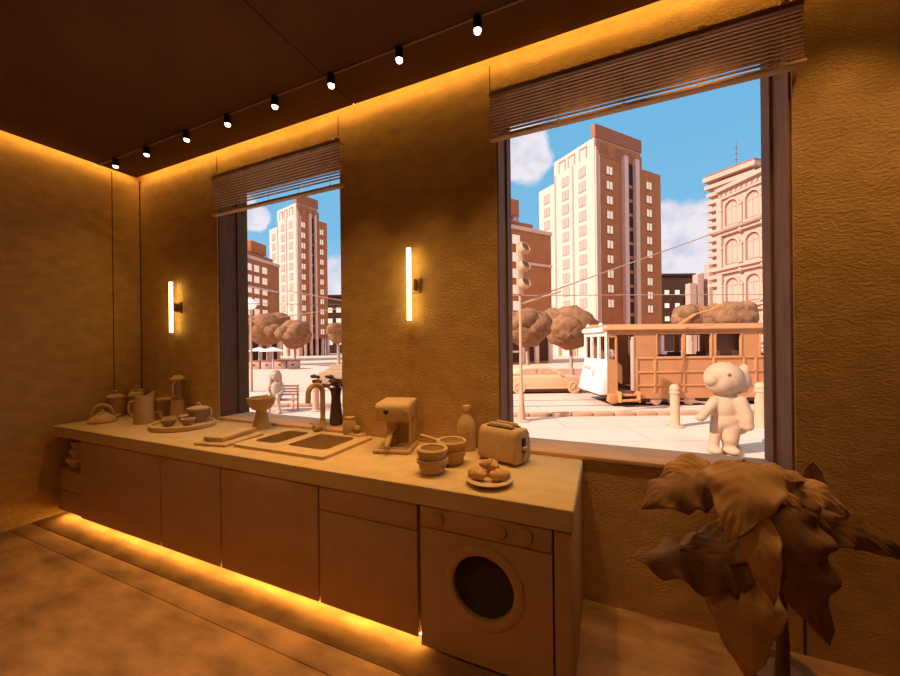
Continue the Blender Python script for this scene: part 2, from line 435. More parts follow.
for h, lp in zip(HB, (0, 1)):
    bm = BM(); P = rrect(*h, .05); cx, cy = (h[0] + h[1]) / 2, (h[2] + h[3]) / 2
    rings = [[bm.verts.new((cx + (x - cx) * s, cy + (y - cy) * s, z)) for x, y in P] for s, z in ((1, .022), (.985, .005), (.95, -.13), (.85, -.16), (.15, -.165))]
    for a, b in zip(rings, rings[1:]):
        for i in range(len(P)): bm.faces.new((a[i], a[(i + 1) % len(P)], b[(i + 1) % len(P)], b[i]))
    bm.faces.new(rings[-1])
    bz = obj('basin', bm, 'clay_dark', t, ang=60)
    obj('drain', lathe(BM(), [(0, -.160), (.03, -.160), (.032, -.164)], 20, (cx, cy, 0)), 'shadow', bz)
# ---- faucet
t = thing('faucet', 'tan gooseneck tap with a side knob behind the double sink', 'tap', (-2.235, 2.405, CT))
obj('base', lathe(BM(), [(0, 0), (.036, 0), (.034, .012), (.028, .02), (.027, .10), (.024, .105), (0, .105)], 24), 'clay', t)
pts = [(0, 0, .09), (0, 0, .30)] + [(-.0 + .0, -.065 + .065 * math.cos(a), .35 + .065 * math.sin(a)) for a in [PI * i / 12 for i in range(13)]] + [(0, -.133, .27)]
pts = [(x - .35 * y * -1 * 0 + .25 * y, y, z) for x, y, z in pts]
obj('spout', tube(BM(), pts, .021, 16), 'clay', t)
bm = BM(); cone(bm, (0, -.01, .055), (-.02, -.085, .055), .027, .030, 20); obj('knob', bm, 'clay', t, bevel=.005)
bm = BM(); cone(bm, (-.02, -.02, .06), (-.13, -.02, .075), .008, .007); obj('lever', bm, 'clay', t)

# ---- window-ledge vase with dried flowers
t = thing('flower_vase', 'dark slim vase of dried flowers on the sink window ledge', 'vase', (-2.26, 2.60, ZS))
obj('vase', lathe(BM(), [(0, 0), (.05, 0), (.058, .02), (.056, .08), (.045, .18), (.040, .25), (.048, .31), (.056, .335), (.050, .335), (.036, .25), (0, .24)], 28), 'vase', t)
random.seed(4)
for i in range(9):
    a = random.uniform(0, 2 * PI); tip = Vector((-.075 + .13 * math.cos(a), -.02 + .08 * math.sin(a), .34 + random.uniform(.0, .11)))
    bm = BM(); tube(bm, [(0, 0, .26), (tip.x * .4, tip.y * .4, .34), tip], .004, 6)
    st = obj('flower_stem', bm, 'flower', t)
    bm = BM()
    for k2 in range(7):
        b = 2 * PI * k2 / 7; ell(bm, tip + Vector((.026 * math.cos(b), .026 * math.sin(b), random.uniform(-.008, .012))), (.022, .022, .014), 1)
    ell(bm, tip, .014, 1)
    obj('flower_head', bm, 'flower', st)

# ================================================================== THINGS ON THE WORKTOP
def LT(name, prof, m, parent, seg=32, **k):
    return obj(name, lathe(BM(), prof, seg), m, parent, **k)
# kettle
t = thing('kettle', 'flat tan kettle with a hooped handle at the left end of the worktop', 'kettle', (-4.68, 1.945, CT), R(58)); t.scale = (.72, .72, .88)
LT('body', [(0, 0), (.155, 0), (.163, .015), (.155, .035), (.11, .07), (.06, .095), (0, .1)], 'clay', t)
LT('lid', [(.062, .092), (.058, .108), (.03, .118), (.02, .12), (.022, .135), (.012, .145), (0, .147)], 'clay', t)
obj('handle', tube(BM(), [(.11 * math.cos(a), 0, .075 + .125 * math.sin(a)) for a in [PI * i / 16 for i in range(17)]], .018, 12), 'clay', t)
obj('spout', tube(BM(), [(.12, 0, .045), (.16, 0, .06), (.19, 0, .078)], .024, 12, r2=.014), 'clay', t)
# canisters
def canister(label, loc, r, h):
    t = thing('canister', label, 'canister', loc, group='lidded canisters in the left corner')
    LT('jar', [(0, 0), (r * .95, 0), (r, .012), (r, h * .82), (r * .93, h * .9), (0, h * .9)], 'clay_dark', t)
    l = LT('lid', [(r * .9, h * .86), (r * 1.07, h * .88), (r * 1.08, h * .95), (r * .8, h * 1.05), (r * .35, h * 1.1), (0, h * 1.1)], 'clay', t)
    LT('knob', [(r * .2, h * 1.08), (r * .38, h * 1.14), (r * .38, h * 1.2), (r * .2, h * 1.25), (0, h * 1.25)], 'clay', l)
canister('tan lidded canister standing right behind the kettle', (-4.895, 2.145, CT), .074, .232)
canister('tan lidded canister at the back corner, tallest of the three by the pitcher', (-4.93, 2.36, CT), .068, .255)
canister('tan lidded canister half hidden behind the pitcher', (-4.79, 2.28, CT), .066, .24)
# pitcher
t = thing('pitcher', 'tall tapering tan pitcher between the kettle and the oval tray', 'pitcher', (-4.205, 2.065, CT), R(60)); t.scale = (.78, .78, 1)
bm = BM(); prof = [(0, 0), (.104, 0), (.106, .015), (.096, .14), (.084, .27)]
lathe(bm, prof, 32)
top = [v for v in bm.verts if v.co.z > .26]
for v in top: v.co.z += .055 * max(0, v.co.x / .084) ** 2; v.co.x += .03 * max(0, v.co.x / .084) ** 3
lathe(bm, [(.084, .27), (.076, .265), (.07, .20), (0, .20)], 32)
bmesh.ops.remove_doubles(bm, verts=bm.verts, dist=1e-4)
obj('body', bm, 'clay', t)
obj('handle', tube(BM(), [(-.085, 0, .225), (-.13, 0, .215), (-.148, 0, .17), (-.14, 0, .11), (-.1, 0, .07)], .014, 10), 'clay', t)
# little mug + lidded pot behind
t = thing('mug', 'small tan mug with a loop handle between pitcher and grinder', 'mug', (-4.26, 2.215, CT), R(-15)); t.scale = (.8, .8, 1)
LT('cup', [(0, 0), (.04, 0), (.048, .01), (.050, .085), (.044, .085), (.042, .012), (0, .012)], 'clay', t)
obj('handle', tube(BM(), [(.048, 0, .07), (.08, 0, .07), (.09, 0, .045), (.075, 0, .02), (.048, 0, .02)], .009, 8), 'clay', t)
t = thing('lidded_pot', 'squat tan lidded pot against the wall left of the grinder', 'pot', (-4.435, 2.37, CT)); t.scale = (.86, .86, .98)
LT('pot', [(0, 0), (.082, 0), (.088, .01), (.088, .17), (0, .17)], 'clay_dark', t)
l = LT('lid', [(.085, .168), (.096, .172), (.096, .19), (.07, .205), (0, .212)], 'clay', t)
LT('knob', [(.018, .208), (.026, .222), (.02, .235), (0, .238)], 'clay', l)
# grinder
t = thing('coffee_grinder', 'tall tan grinder with a flared lid beside the oval tray', 'grinder', (-4.15, 2.345, CT), R(20)); t.scale = (.8, .8, 1.03)
LT('base', [(0, 0), (.088, 0), (.09, .02), (.078, .15), (.07, .19), (0, .19)], 'clay', t)
j = LT('jar', [(.062, .188), (.066, .2), (.082, .38), (.082, .385), (0, .385)], 'clay_dark', t)
l = LT('lid', [(.088, .383), (.098, .39), (.098, .41), (.06, .42), (.05, .435), (.045, .44), (0, .44)], 'clay', t)
obj('handle', tube(BM(), [(.02, -.075, .36), (.022, -.105, .355), (.022, -.105, .24), (.02, -.075, .23)], .013, 10), 'clay', t)

# oval tray with its dishes
t = tag(obj('serving_tray', lathe(BM(), [(0, 0), (.97, 0), (1, .012), (1, .042), (.97, .048), (.90, .046), (.88, .028), (0, .028)], 56, sx=.27, sy=.235), 'counter', loc=(-3.635, 2.10, CT), rz=R(22)), 'oval tan serving tray holding small dishes and a cup', 'tray')
TZ = CT + .028
def dish(label, loc, r=.065, h=.06, food=True):
    t = thing('small_dish', label, 'dish', loc, group='small dishes on the oval tray')
    LT('bowl', [(0, 0), (r * .55, 0), (r * .8, h * .35), (r, h), (r * .93, h), (r * .72, h * .45), (0, h * .3)], 'clay_dark', t)
    LT('rim', [(r * .9, h * .97), (r * 1.06, h * .98), (r * 1.06, h * 1.12), (r * .92, h * 1.14), (r * .8, h * .98)], 'clay', t)
dish('small tan dish at the left end of the oval tray', (-3.775, 2.055, TZ), .052)
dish('small tan dish at the front edge of the oval tray', (-3.655, 1.985, TZ), .058)
dish('small tan dish at the right front of the oval tray', (-3.525, 2.075, TZ), .055)
t = thing('lidded_dish', 'small tan lidded dish at the back of the oval tray', 'dish', (-3.745, 2.175, TZ)); t.scale = (.85, .85, .95)
LT('bowl', [(0, 0), (.04, 0), (.066, .05), (.06, .05), (0, .05)], 'clay_dark', t)
l = LT('lid', [(.069, .048), (.069, .06), (.035, .075), (0, .078)], 'clay', t)
obj('loop', tube(BM(), [(.02 * math.cos(a), 0, .078 + .022 * math.sin(a)) for a in [PI * i / 8 for i in range(9)]], .007, 8), 'clay', l)
t = thing('sugar_bowl', 'larger tan cup-shaped pot with lid and side handle on the tray', 'pot', (-3.60, 2.21, TZ), R(35)); t.scale = (.8, .8, .98)
LT('pot', [(0, 0), (.065, 0), (.085, .04), (.105, .125), (0, .125)], 'clay_dark', t)
l = LT('lid', [(.108, .122), (.113, .13), (.11, .142), (.06, .155), (0, .16)], 'clay', t)
obj('loop', tube(BM(), [(.025 * math.cos(a), 0, .158 + .032 * math.sin(a)) for a in [PI * i / 8 for i in range(9)]], .009, 8), 'clay', l)
obj('handle', tube(BM(), [(.095, 0, .125), (.135, 0, .13), (.142, 0, .08), (.12, 0, .02), (.07, 0, .015)], .014, 10), 'clay', t)

# boards
t = tag(obj('chopping_board', bx(BM(), (-.15, -.19, 0), (.15, .19, .022)), 'clay', bevel=.006, loc=(-2.765, 1.945, CT), rz=R(8)), 'lower and longer of two stacked tan chopping boards left of the sink', 'board', 'chopping boards')
t = tag(obj('chopping_board', bx(BM(), (-.09, -.175, 0), (.09, .175, .040)), 'clay', bevel=.008, loc=(-2.78, 1.965, CT + .022), rz=R(10)), 'upper and thicker tan chopping board lying on the longer one', 'board', 'chopping boards')
# pedestal bowl
t = thing('pedestal_bowl', 'tan pedestal bowl on a thick foot left of the tap', 'bowl', (-2.875, 2.32, CT)); t.scale = (.88, .88, 1.05)
LT('foot', [(0, 0), (.088, 0), (.09, .015), (.062, .11), (.05, .165), (0, .165)], 'clay', t)
LT('bowl', [(.045, .155), (.09, .175), (.125, .215), (.138, .27), (.130, .273), (.115, .225), (.08, .195), (0, .185)], 'clay', t)
# jar + little things by the tap
t = thing('small_jar', 'small tan lidded jar on the worktop right of the tap', 'jar', (-1.93, 2.38, CT)); t.scale = (.95, .95, 1.18)
LT('jar', [(0, 0), (.05, 0), (.056, .01), (.056, .10), (.045, .118), (0, .118)], 'clay', t)
l = LT('lid', [(.042, .116), (.046, .122), (.046, .134), (.02, .14), (0, .14)], 'clay', t)
t = thing('sponge_holder', 'tan dish with a round scrubber right of the small jar', 'dish', (-1.835, 2.355, CT)); t.scale = (.85, .85, .9)
obj('dish', bx(BM(), (-.075, -.045, 0), (.075, .045, .045)), 'clay', t, bevel=.012, seg=3)
bm = BM(); ell(bm, (-.005, 0, .078), (.042, .04, .04)); obj('scrubber', bm, 'clay_dark', t)

# espresso machine
t = thing('espresso_machine', 'boxy tan espresso machine with a dark heart mark on its front', 'coffee machine', (-1.385, 2.235, CT), R(16)); t.scale = (.88, .88, .97)
bm = BM(); bx(bm, (-.155, -.175, 0), (.15, .14, .030)); obj('base', bm, 'clay', t, bevel=.012, seg=3)
bm = BM()
for i in range(4): bx(bm, (-.115, -.150 + i * .042, .028), (.115, -.125 + i * .042, .040))
obj('drip_grille', bm, 'clay', t, bevel=.005)
bm = BM(); bx(bm, (-.105, .035, .028), (.13, .14, .245)); obj('column', bm, 'clay', t, bevel=.012)
bm = BM(); prism(bm, [(-.155, .225), (-.155, .335), (-.12, .355), (.145, .362), (.145, .215), (.03, .225)], 'x', -.14, .14)
h = obj('head', bm, 'clay', t, bevel=.018, seg=3)
hp = []
for i in range(28):
    a = 2 * PI * i / 28; hp.append((16 * math.sin(a) ** 3 * .00135, (13 * math.cos(a) - 5 * math.cos(2 * a) - 2 * math.cos(3 * a) - math.cos(4 * a)) * .00135))
bm = BM(); prism(bm, [(x - .045, z + .292) for x, z in hp], 'y', -.1585, -.150); obj('heart_mark', bm, 'shadow', h)
bm = BM(); cone(bm, (.11, -.159, .29), (.11, -.135, .29), .028, .028, 20); obj('dial', bm, 'clay', h, bevel=.005)
bm = BM(); lathe(bm, [(0, .16), (.035, .16), (.042, .18), (.045, .225), (0, .225)], 24, (-.02, -.075, 0)); obj('brew_group', bm, 'clay_dark', t)
bm = BM(); lathe(bm, [(0, .04), (.03, .04), (.036, .05), (.04, .12), (.034, .12), (.03, .055), (0, .05)], 24, (-.02, -.07, 0)); obj('cup', bm, 'clay_dark', t)
bm = BM(); cone(bm, (-.02, -.09, .155), (-.03, -.215, .055), .018, .022, 14); obj('portafilter_handle', bm, 'clay', t, bevel=.006)
bm = BM(); tube(bm, [(.115, -.03, .22), (.128, -.075, .215), (.132, -.09, .19), (.130, -.085, .06)], .011, 10); obj('steam_pipe', bm, 'clay', t)
t = thing('measuring_scoop', 'small tan scoop lying beside the espresso machine', 'scoop', (-1.185, 2.24, CT), R(20))
LT('cup', [(0, 0), (.028, 0), (.034, .03), (.028, .03), (.022, .008), (0, .008)], 'clay', t)
bm = BM(); cone(bm, (.03, 0, .02), (.075, .02, .012), .008, .007); obj('handle', bm, 'clay', t)

# stacked bowls, saucepan
def bowl(name, label, loc, r, h, cat='bowl', m='clay'):
    t = thing(name, label, cat, loc)
    LT('bowl', [(0, 0), (r * .62, 0), (r * .82, h * .2), (r * .95, h * .62), (r * .96, h * .94)], m, t)
    LT('rim', [(r * .93, h * .66), (r * 1.03, h * .70), (r * 1.05, h * .95), (r * .98, h * 1.03), (r * .84, h), (r * .80, h * .55), (r * .6, h * .25), (0, h * .2)], m, t)
    return t
bowl('mixing_bowl', 'lower tan bowl of the front stack on the worktop', (-.928, 1.880, CT), .088, .088)['group'] = 'stacked bowls'
bowl('mixing_bowl', 'upper tan bowl nested in the bowl nearest the worktop edge', (-.928, 1.880, CT + .058), .087, .088)['group'] = 'stacked bowls'
bowl('mixing_bowl', 'lower tan bowl under the small saucepan, behind the front bowl stack', (-.888, 2.072, CT), .088, .088)['group'] = 'stacked bowls'
t = bowl('saucepan', 'small tan saucepan with a stick handle stacked on a bowl', (-.888, 2.072, CT + .058), .090, .088, 'saucepan')
bm = BM(); cone(bm, (-.085, .02, .068), (-.245, .07, .078), .011, .009); ell(bm, (-.245, .07, .078), .012, 2); obj('handle', bm, 'clay', t)
# bottle
t = thing('bottle', 'tan felt bottle with a short neck against the wall behind the bowls', 'bottle', (-.905, 2.385, CT)); t.scale = (.95, .95, .97)
LT('body', [(0, 0), (.066, 0), (.07, .01), (.07, .175), (.062, .205), (.033, .25), (.028, .265), (.028, .285), (0, .285)], 'clay', t)
LT('cap', [(.031, .278), (.032, .315), (.028, .322), (0, .322)], 'clay', t)
# toaster
t = thing('toaster', 'rounded tan toaster with two slots beside the large window', 'toaster', (-.60, 2.255, CT), R(-20)); t.scale = (.93, 1.05, 1.06)
bm = BM(); prism(bm, rrect(-.095, .095, .006, .205, .045, 6), 'x', -.158, .158)
for v in bm.verts: v.co.y *= 1 - .25 * max(0, v.co.z - .03) / .18
bo = obj('body', bm, 'clay', t, bevel=.018, seg=3)
for y in (-.032, .032):
    s = obj('slot', bx(BM(), (-.105, y - .016, .196), (.105, y + .016, .209)), 'shadow', t, smooth=False)
    bm = BM(); prism(bm, rrect(-.095, .095, .17, .228, .02), 'y', y - .011, y + .011)
    tg = obj('toast', bm, 'clay', s, bevel=.005)
obj('lever_slot', bx(BM(), (.155, -.020, .07), (.162, .02, .155)), 'shadow', t, bevel=.004)
obj('lever', bx(BM(), (.155, -.022, .085), (.182, .022, .106)), 'clay', t, bevel=.006)
bm = BM(); cone(bm, (.154, 0, .042), (.172, 0, .042), .018, .018, 18); obj('knob', bm, 'clay', t, bevel=.004)
# plate & croissants
t = tag(obj('plate', lathe(BM(), [(0, .006), (.06, .006), (.075, .012), (.118, .022), (.126, .03), (.118, .034), (.075, .024), (.055, .018), (0, .018)], 40), 'clay', loc=(-.575, 1.848, CT)), 'round tan plate of croissants near the worktop front edge', 'plate')
bm = BM(); lathe(bm, [(.058, .007), (.056, 0), (.05, 0), (.05, .007)], 28); obj('foot_ring', bm, 'clay', t)
def croissant(label, loc, rz, tilt=0):
    bm = BM(); n = 22; pts = []
    for i in range(n + 1):
        a = R(-75 + 150 * i / n); pts.append(Vector((.050 * math.sin(a), -.045 * math.cos(a) + .03, 0)))
    seg = 14; rings = []
    for i, p in enumerate(pts):
        f = i / n; rr = .006 + .031 * math.sin(PI * f) ** .8 * (1 + .0 * i); rr *= 1 + .14 * math.cos(f * PI * 2 * 4.5 + PI)
        tn = (pts[min(i + 1, n)] - pts[max(i - 1, 0)]).normalized(); sd = Vector((-tn.y, tn.x, 0))
        rings.append([bm.verts.new(p + sd * rr * math.cos(2 * PI * k / seg) + Vector((0, 0, rr * .9 * math.sin(2 * PI * k / seg)))) for k in range(seg)])
    for a, b in zip(rings, rings[1:]):
        for k in range(seg): bm.faces.new((a[k], a[(k + 1) % seg], b[(k + 1) % seg], b[k]))
    bm.faces.new(rings[0][::-1]); bm.faces.new(rings[-1])
    o = obj('croissant', bm, 'croissant', loc=loc, rz=rz); o.rotation_euler.x = tilt
    tag(o, label, 'croissant', 'croissants on the plate')
croissant('ridged golden croissant at the left of the plate', (-.632, 1.838, CT + .051), R(-30))
croissant('ridged golden croissant at the right of the plate', (-.522, 1.862, CT + .051), R(40))
croissant('ridged golden croissant on top behind the other two on the plate', (-.592, 1.902, CT + .078), R(170), R(14))
# bowls in the niche
for i, (z, lb) in enumerate([(.474, 'lower brown bowl in the dark open niche'), (.552, 'middle brown bowl stacked in the dark niche'), (.63, 'top brown bowl of the stack in the dark niche')]):
    bowl('niche_bowl', lb, (-4.74 + (.02 if i else 0), 1.83, z), .125 - .012 * i, .115)['group'] = 'bowls stacked in the niche'

# ================================================================== PLANT
PX, PY = .705, 2.02
t = thing('potted_plant', 'large brown paper plant with broad drooping wavy leaves beside the wall', 'plant', (PX, PY, 0))
LT('pot', [(0, 0), (.09, 0), (.10, .02), (.125, .18), (.13, .2), (.115, .2), (.10, .17), (0, .16)], 'vase', t)
obj('trunk', tube(BM(), [(0, 0, .12), (.004, .0, .3), (-.004, -.01, .5), (-.01, -.02, .72), (-.02, -.04, .9)], .027, 12, r2=.014), 'stem', t)
def leaf(p0, p1, p2, w, m='leaf', nh=(-.35, -.8, .5), fold=.25, wave=.0, ph=0., tipx=.75, stem=True, wf=5, blunt=.75):
    O = Vector((PX, PY, 0)); A, B, D = [Vector(p) - O for p in (p0, p1, p2)]
    Q = 2 * B - .5 * A - .5 * D                            # quadratic through the middle point
    la, lb = .42, .42 + .75 * tipx; pk = la / (la + lb)
    nh = Vector(nh).normalized(); nu, nv = 30, 16; bm = BM(); rows = []
    for i in range(nu + 1):
        s = i / nu; p = (1 - s) ** 2 * A + 2 * s * (1 - s) * Q + s * s * D
        tn = (2 * (1 - s) * (Q - A) + 2 * s * (D - Q)).normalized(); sd = tn.cross(nh).normalized(); n = sd.cross(tn).normalized()
        hw = w * (max(s, 1e-6) / pk) ** la * (max(0, 1 - s) / (1 - pk)) ** lb
        row = []
        for j in range(nv + 1):
            q = -1 + 2 * j / nv; sg = 1 if q > 0 else -1
            wv = wave * abs(q) ** 1.6 * math.sin(wf * PI * s + ph + (1.3 if q > 0 else 0)) * (hw / w) ** .5
            row.append(bm.verts.new(p + sd * q * hw * (1 + .035 * math.sin(wf * 1.6 * PI * s + ph + sg)) + n * (-fold * abs(q) ** 1.3 * hw + wv + .0035 * math.sin(40 * s - 16 * abs(q)) * abs(q) * (1 - abs(q)) * 4 - .005 * math.exp(-(q / .10) ** 2))))
        rows.append(row)
    for a, b in zip(rows, rows[1:]):
        for j in range(nv): bm.faces.new((a[j], a[j + 1], b[j + 1], b[j]))
    bmesh.ops.remove_doubles(bm, verts=bm.verts, dist=1e-5)
    o = obj('leaf', bm, m, t, ang=180)
    so = o.modifiers.new('solid', 'SOLIDIFY'); so.thickness = .0025
    tk = Vector((-.012, -.02, .62 if A.z < .75 else .8))
    if stem: obj('stem', tube(BM(), [tk, (tk + A) / 2 + Vector((0, 0, .05)), A], .007, 8), 'stem', t)
V = Vector
leaf((.515, 1.80, 1.165), (.475, 1.695, 1.06), (.425, 1.675, .875), .128, 'leaf', (-.25, -.85, .55), .12, .012, .5, tipx=.9)
leaf((.43, 1.86, 1.088), (.318, 1.84, 1.092), (.222, 1.84, 1.035), .075, 'leaf', (-.2, -.75, .65), .15, .012, 1)
leaf((.425, 1.82, 1.06), (.265, 1.75, 1.045), (.140, 1.70, .945), .105, 'leaf_shade', (.1, -.5, .8), .55, .022, 2, tipx=.7)
leaf((.56, 1.85, .80), (.32, 1.76, .775), (.090, 1.68, .745), .125, 'leaf_shade', (.0, -.45, .85), .75, .040, 0, wf=7)
leaf((.575, 1.90, .86), (.42, 1.80, .80), (.28, 1.755, .775), .085, 'leaf_shade', (-.1, -.8, .55), .3, .02, 2)
leaf((.63, 1.775, 1.02), (.675, 1.70, .80), (.770, 1.80, .495), .135, 'leaf_shade', (.25, -.95, .2), .28, .028, .4, tipx=.85, wf=7)
leaf((.535, 1.85, .72), (.497, 1.73, .545), (.517, 1.775, .28), .130, 'leaf', (-.1, -.95, .25), .30, .018, 1.5, tipx=.85)
leaf((.855, 2.12, .955), (.853, 2.11, 1.035), (.842, 2.085, 1.118), .045, 'leaf', (-.3, -.9, .2), .15, .008, 0)
leaf((.755, 2.0, 1.01), (.855, 2.01, .99), (.967, 2.09, .875), .062, 'leaf', (-.1, -.75, .65), .2, .012, 0)
leaf((.80, 2.03, .86), (.993, 2.06, .835), (1.185, 2.18, .69), .080, 'leaf_shade', (-.1, -.85, .5), .3, .022, 1)
leaf((.565, 1.80, 1.055), (.64, 1.79, 1.05), (.725, 1.85, .985), .045, 'leaf', (-.1, -.7, .7), .15, .008, 1)
leaf((.60, 1.91, 1.095), (.72, 1.98, 1.085), (.83, 2.07, 1.015), .045, 'leaf', (0, -.6, .8), .3, .012, 2)
leaf((.79, 2.07, .80), (.88, 2.12, .775), (1.0, 2.22, .72), .045, 'leaf', (0, -.8, .6), .2, .012, 0)
leaf((.512, 1.70, 1.0), (.518, 1.635, .86), (.560, 1.66, .68), .062, 'leaf', (-.45, -.9, .1), .15, .010, 1)
leaf((.70, 1.93, 1.02), (.77, 1.90, .93), (.86, 1.96, .82), .060, 'leaf_shade', (.1, -.9, .4), .3, .014, 1)

# ================================================================== THE STREET OUTSIDE
YAW = R(23.25); G = -.85
cy, sy = math.cos(YAW), math.sin(YAW)
def S(u, v, z=0.): return (cy * u - sy * v, sy * u + cy * v, G + z)      # street grid: u along the tram line, v away from the room
gb = thing('street_base', '', '')
bpy.data.objects.remove(gb)
o = struct('ground', bx(BM(), (-160, 3.6, -.3), (160, 240, 0)), 'ground', smooth=False)
o.location = (0, 0, G); o.rotation_euler.z = YAW
# kerbs and rails
def street_bar(name, lo, hi, m, bevel=0, gaps=0):
    bm = BM()
    if gaps:
        n = int((hi[0] - lo[0]) / gaps)
        for i in range(n): bx(bm, (lo[0] + i * gaps + .02, lo[1], lo[2]), (lo[0] + (i + 1) * gaps - .02, hi[1], hi[2]))
    else: bx(bm, lo, hi)
    o = struct(name, bm, m, bevel=bevel); o.location = (0, 0, G); o.rotation_euler.z = YAW
street_bar('kerb_near', (.5, 12.1, -.01), (17, 12.35, .13), 'kerb', .02, .72)
street_bar('kerb_far', (-12, 14.6, -.01), (-1.5, 14.9, .12), 'kerb', .02, .9)
for i, v in enumerate((14.15, 15.55)): street_bar('trim_rail_%d' % (i + 1), (.5, v - .05, -.01), (24, v + .05, .012), 'raildark')
street_bar('trim_rail_3', (-16, 19.7, -.01), (-3, 19.85, .012), 'raildark')

# ---- windows for towers (built once, then copied)
def win_pair(parent, wd, ht, paned, frame_m, pane_m, two=True):
    bm = BM(); e = .10
    bx(bm, (-wd / 2 - e, -.08, -ht / 2 - e), (wd / 2 + e, .02, -ht / 2)); bx(bm, (-wd / 2 - e, -.04, ht / 2), (wd / 2 + e, .02, ht / 2 + e))
    bx(bm, (-wd / 2 - e, -.05, -ht / 2), (-wd / 2, .02, ht / 2)); bx(bm, (wd / 2, -.05, -ht / 2), (wd / 2 + e, .02, ht / 2))
    if two: bx(bm, (-.06, -.05, -ht / 2), (.06, .02, ht / 2))
    f = obj('window', bm, frame_m, parent, smooth=False)
    bm = BM()
    if two:
        bx(bm, (-wd / 2, -.02, -ht / 2), (-.06, .01, ht / 2)); bx(bm, (.06, -.02, -ht / 2), (wd / 2, .01, ht / 2))
    else: bx(bm, (-wd / 2, -.02, -ht / 2), (wd / 2, .01, ht / 2))
    obj('pane', bm, pane_m, f, smooth=False)
    return f

def tower(label, u, v, ang, wr, wl, rows, step=2.53):
    t = thing('tower_block', label, 'building', S(u, v), YAW + ang)
    wm = wl * .68
    bm = BM(); bx(bm, (0, 0, 4.6), (wr, wm, 34.1)); bx(bm, (.15, wm, 4.6), (wr, wl, 33)); bx(bm, (.6, .9, 0), (wr - .3, wl, 4.6))
    obj('wall', bm, 'tower', t, smooth=False)
    # shade on the front put into colour: brown sheet over the wall
    bm = BM(); bx(bm, (wr * .075, -.10, 4.6), (wr, 0, 34.0)); obj('shade_sheet', bm, 'brick', t, smooth=False)
    pw = wr * .67
    bm = BM(); bx(bm, (.02, .02, 34.1), (pw, wm, 36.9)); obj('penthouse', bm, 'tower', t, smooth=False)
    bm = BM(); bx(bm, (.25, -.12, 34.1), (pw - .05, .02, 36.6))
    obj('penthouse_shade', bm, 'brick', t, smooth=False)  # painted shade again, as on the front below
    bm = BM(); bx(bm, (-.05, -.18, 36.9), (pw + .2, .7, 39.1)); bx(bm, (pw, .02, 34.1), (pw + .5, wm * .6, 36.2))
    obj('parapet', bm, 'tower_dark', t, smooth=False)
    for f in (.125, .345, .53):
        obj('penthouse_recess', bx(BM(), (f * wr - .95 * wr / 17.5, -.16, 34.5), (f * wr + .95 * wr / 17.5, -.115, 36.1)), 'tower_dark', t, smooth=False)
    for f in (.14, .42, .66):
        bm = BM(); y = f * wm + wm * .12
        bx(bm, (-.10, y - wm * .09, 34.3), (.03, y - wm * .09 + .18, 36.1)); bx(bm, (-.10, y - wm * .09, 36.1), (.03, y + wm * .09, 36.28)); bx(bm, (-.07, y + wm * .07, 34.3), (.03, y + wm * .09, 35.9))
        obj('relief_frame', bm, 'pane_dim', t, smooth=False)
    for k2 in range(3):
        obj('corner_rib', bx(BM(), (.02 + k2 * .42, -.22 + .05 * k2, 0), (.26 + k2 * .42, .0, 35.3 - k2 * .5)), 'tower', t, smooth=False)
    for f in (.40, .57):
        obj('pilaster', bx(BM(), (f * wr - .5 * wr / 17.5, -.75, 4.0), (f * wr + .5 * wr / 17.5, 0, 35.0)), 'tower', t, smooth=False)
    obj('dark_bay', bx(BM(), (.43 * wr, -.14, 5.5), (.54 * wr, -.1, 34.2)), 'pane_dark', t, smooth=False)
    for f in (.51, .975):
        bm = BM(); bx(bm, (-.09, f * wm - .14, 0), (.02, f * wm + .14, 34.2)); obj('facade_groove', bm, 'pane_dim', t, smooth=False)
    bm = BM(); bx(bm, (-.12, -.0, 0), (.0, .35, 36.5)); obj('corner_strip', bm, 'tower', t, smooth=False)
    obj('entablature', bx(BM(), (-.15, -.3, 4.3), (wr + .1, wl, 5.0)), 'tower_dark', t, smooth=False)
    obj('ground_floor', bx(BM(), (.5, .85, 0), (wr - .4, .9, 4.3)), 'pane_dark', t, smooth=False)
    for k2 in range(6):
        x = wr * (k2 + .12) / 5.25
        obj('column', bx(BM(), (x, -.15, 0), (x + .7 * wr / 17.5 + .2, .5, 4.3)), 'tower', t, smooth=False)
    for k2 in range(4):
        y = wl * (k2 + .5) / 4
        obj('column', bx(BM(), (-.15, y, 0), (.5, y + .8, 4.3)), 'tower', t, smooth=False)
    # windows
    sc_r = wr / 17.5
    top = 31.9; first = None
    for col, x in enumerate((.194, .80)):
        for r in range(rows):
            z = top - r * step - (.6 if col else 0)
            if first is None: first = wr0 = win_pair(t, 1.45 * max(sc_r, .7), 1.35, True, 'tower_dark', 'pane_glow'); wr0.location = (x * wr, -.11, z)
            else: link_copy(wr0, t, (x * wr, -.11, z))
    bay0 = None
    for r in range(rows):
        z = top - .6 - r * step
        if bay0 is None:
            bay0 = obj('balcony_panel', bx(BM(), (-.045 * wr, -.05, -.35), (.045 * wr, .04, .2)), 'brick', t, smooth=False); bay0.location = (.485 * wr, -.16, z - 1.1)
        else: link_copy(bay0, t, (.485 * wr, -.16, z - 1.1))
    wl0 = None
    for f in (.285, .70):
        for r in range(rows):
            z = top + .2 - r * step
            if wl0 is None: wl0 = win_pair(t, 1.35, 1.5, True, 'pane_dim', 'pane_mid'); wl0.location = (-.02, f * wm, z); wl0.rotation_euler.z = R(-90)
            else: link_copy(wl0, t, (-.02, f * wm, z), R(-90))
    for r in range(rows):
        link_copy(wl0, t, (.13, wm + (wl - wm) * .5, top - 1.2 - r * step), R(-90))
    return t
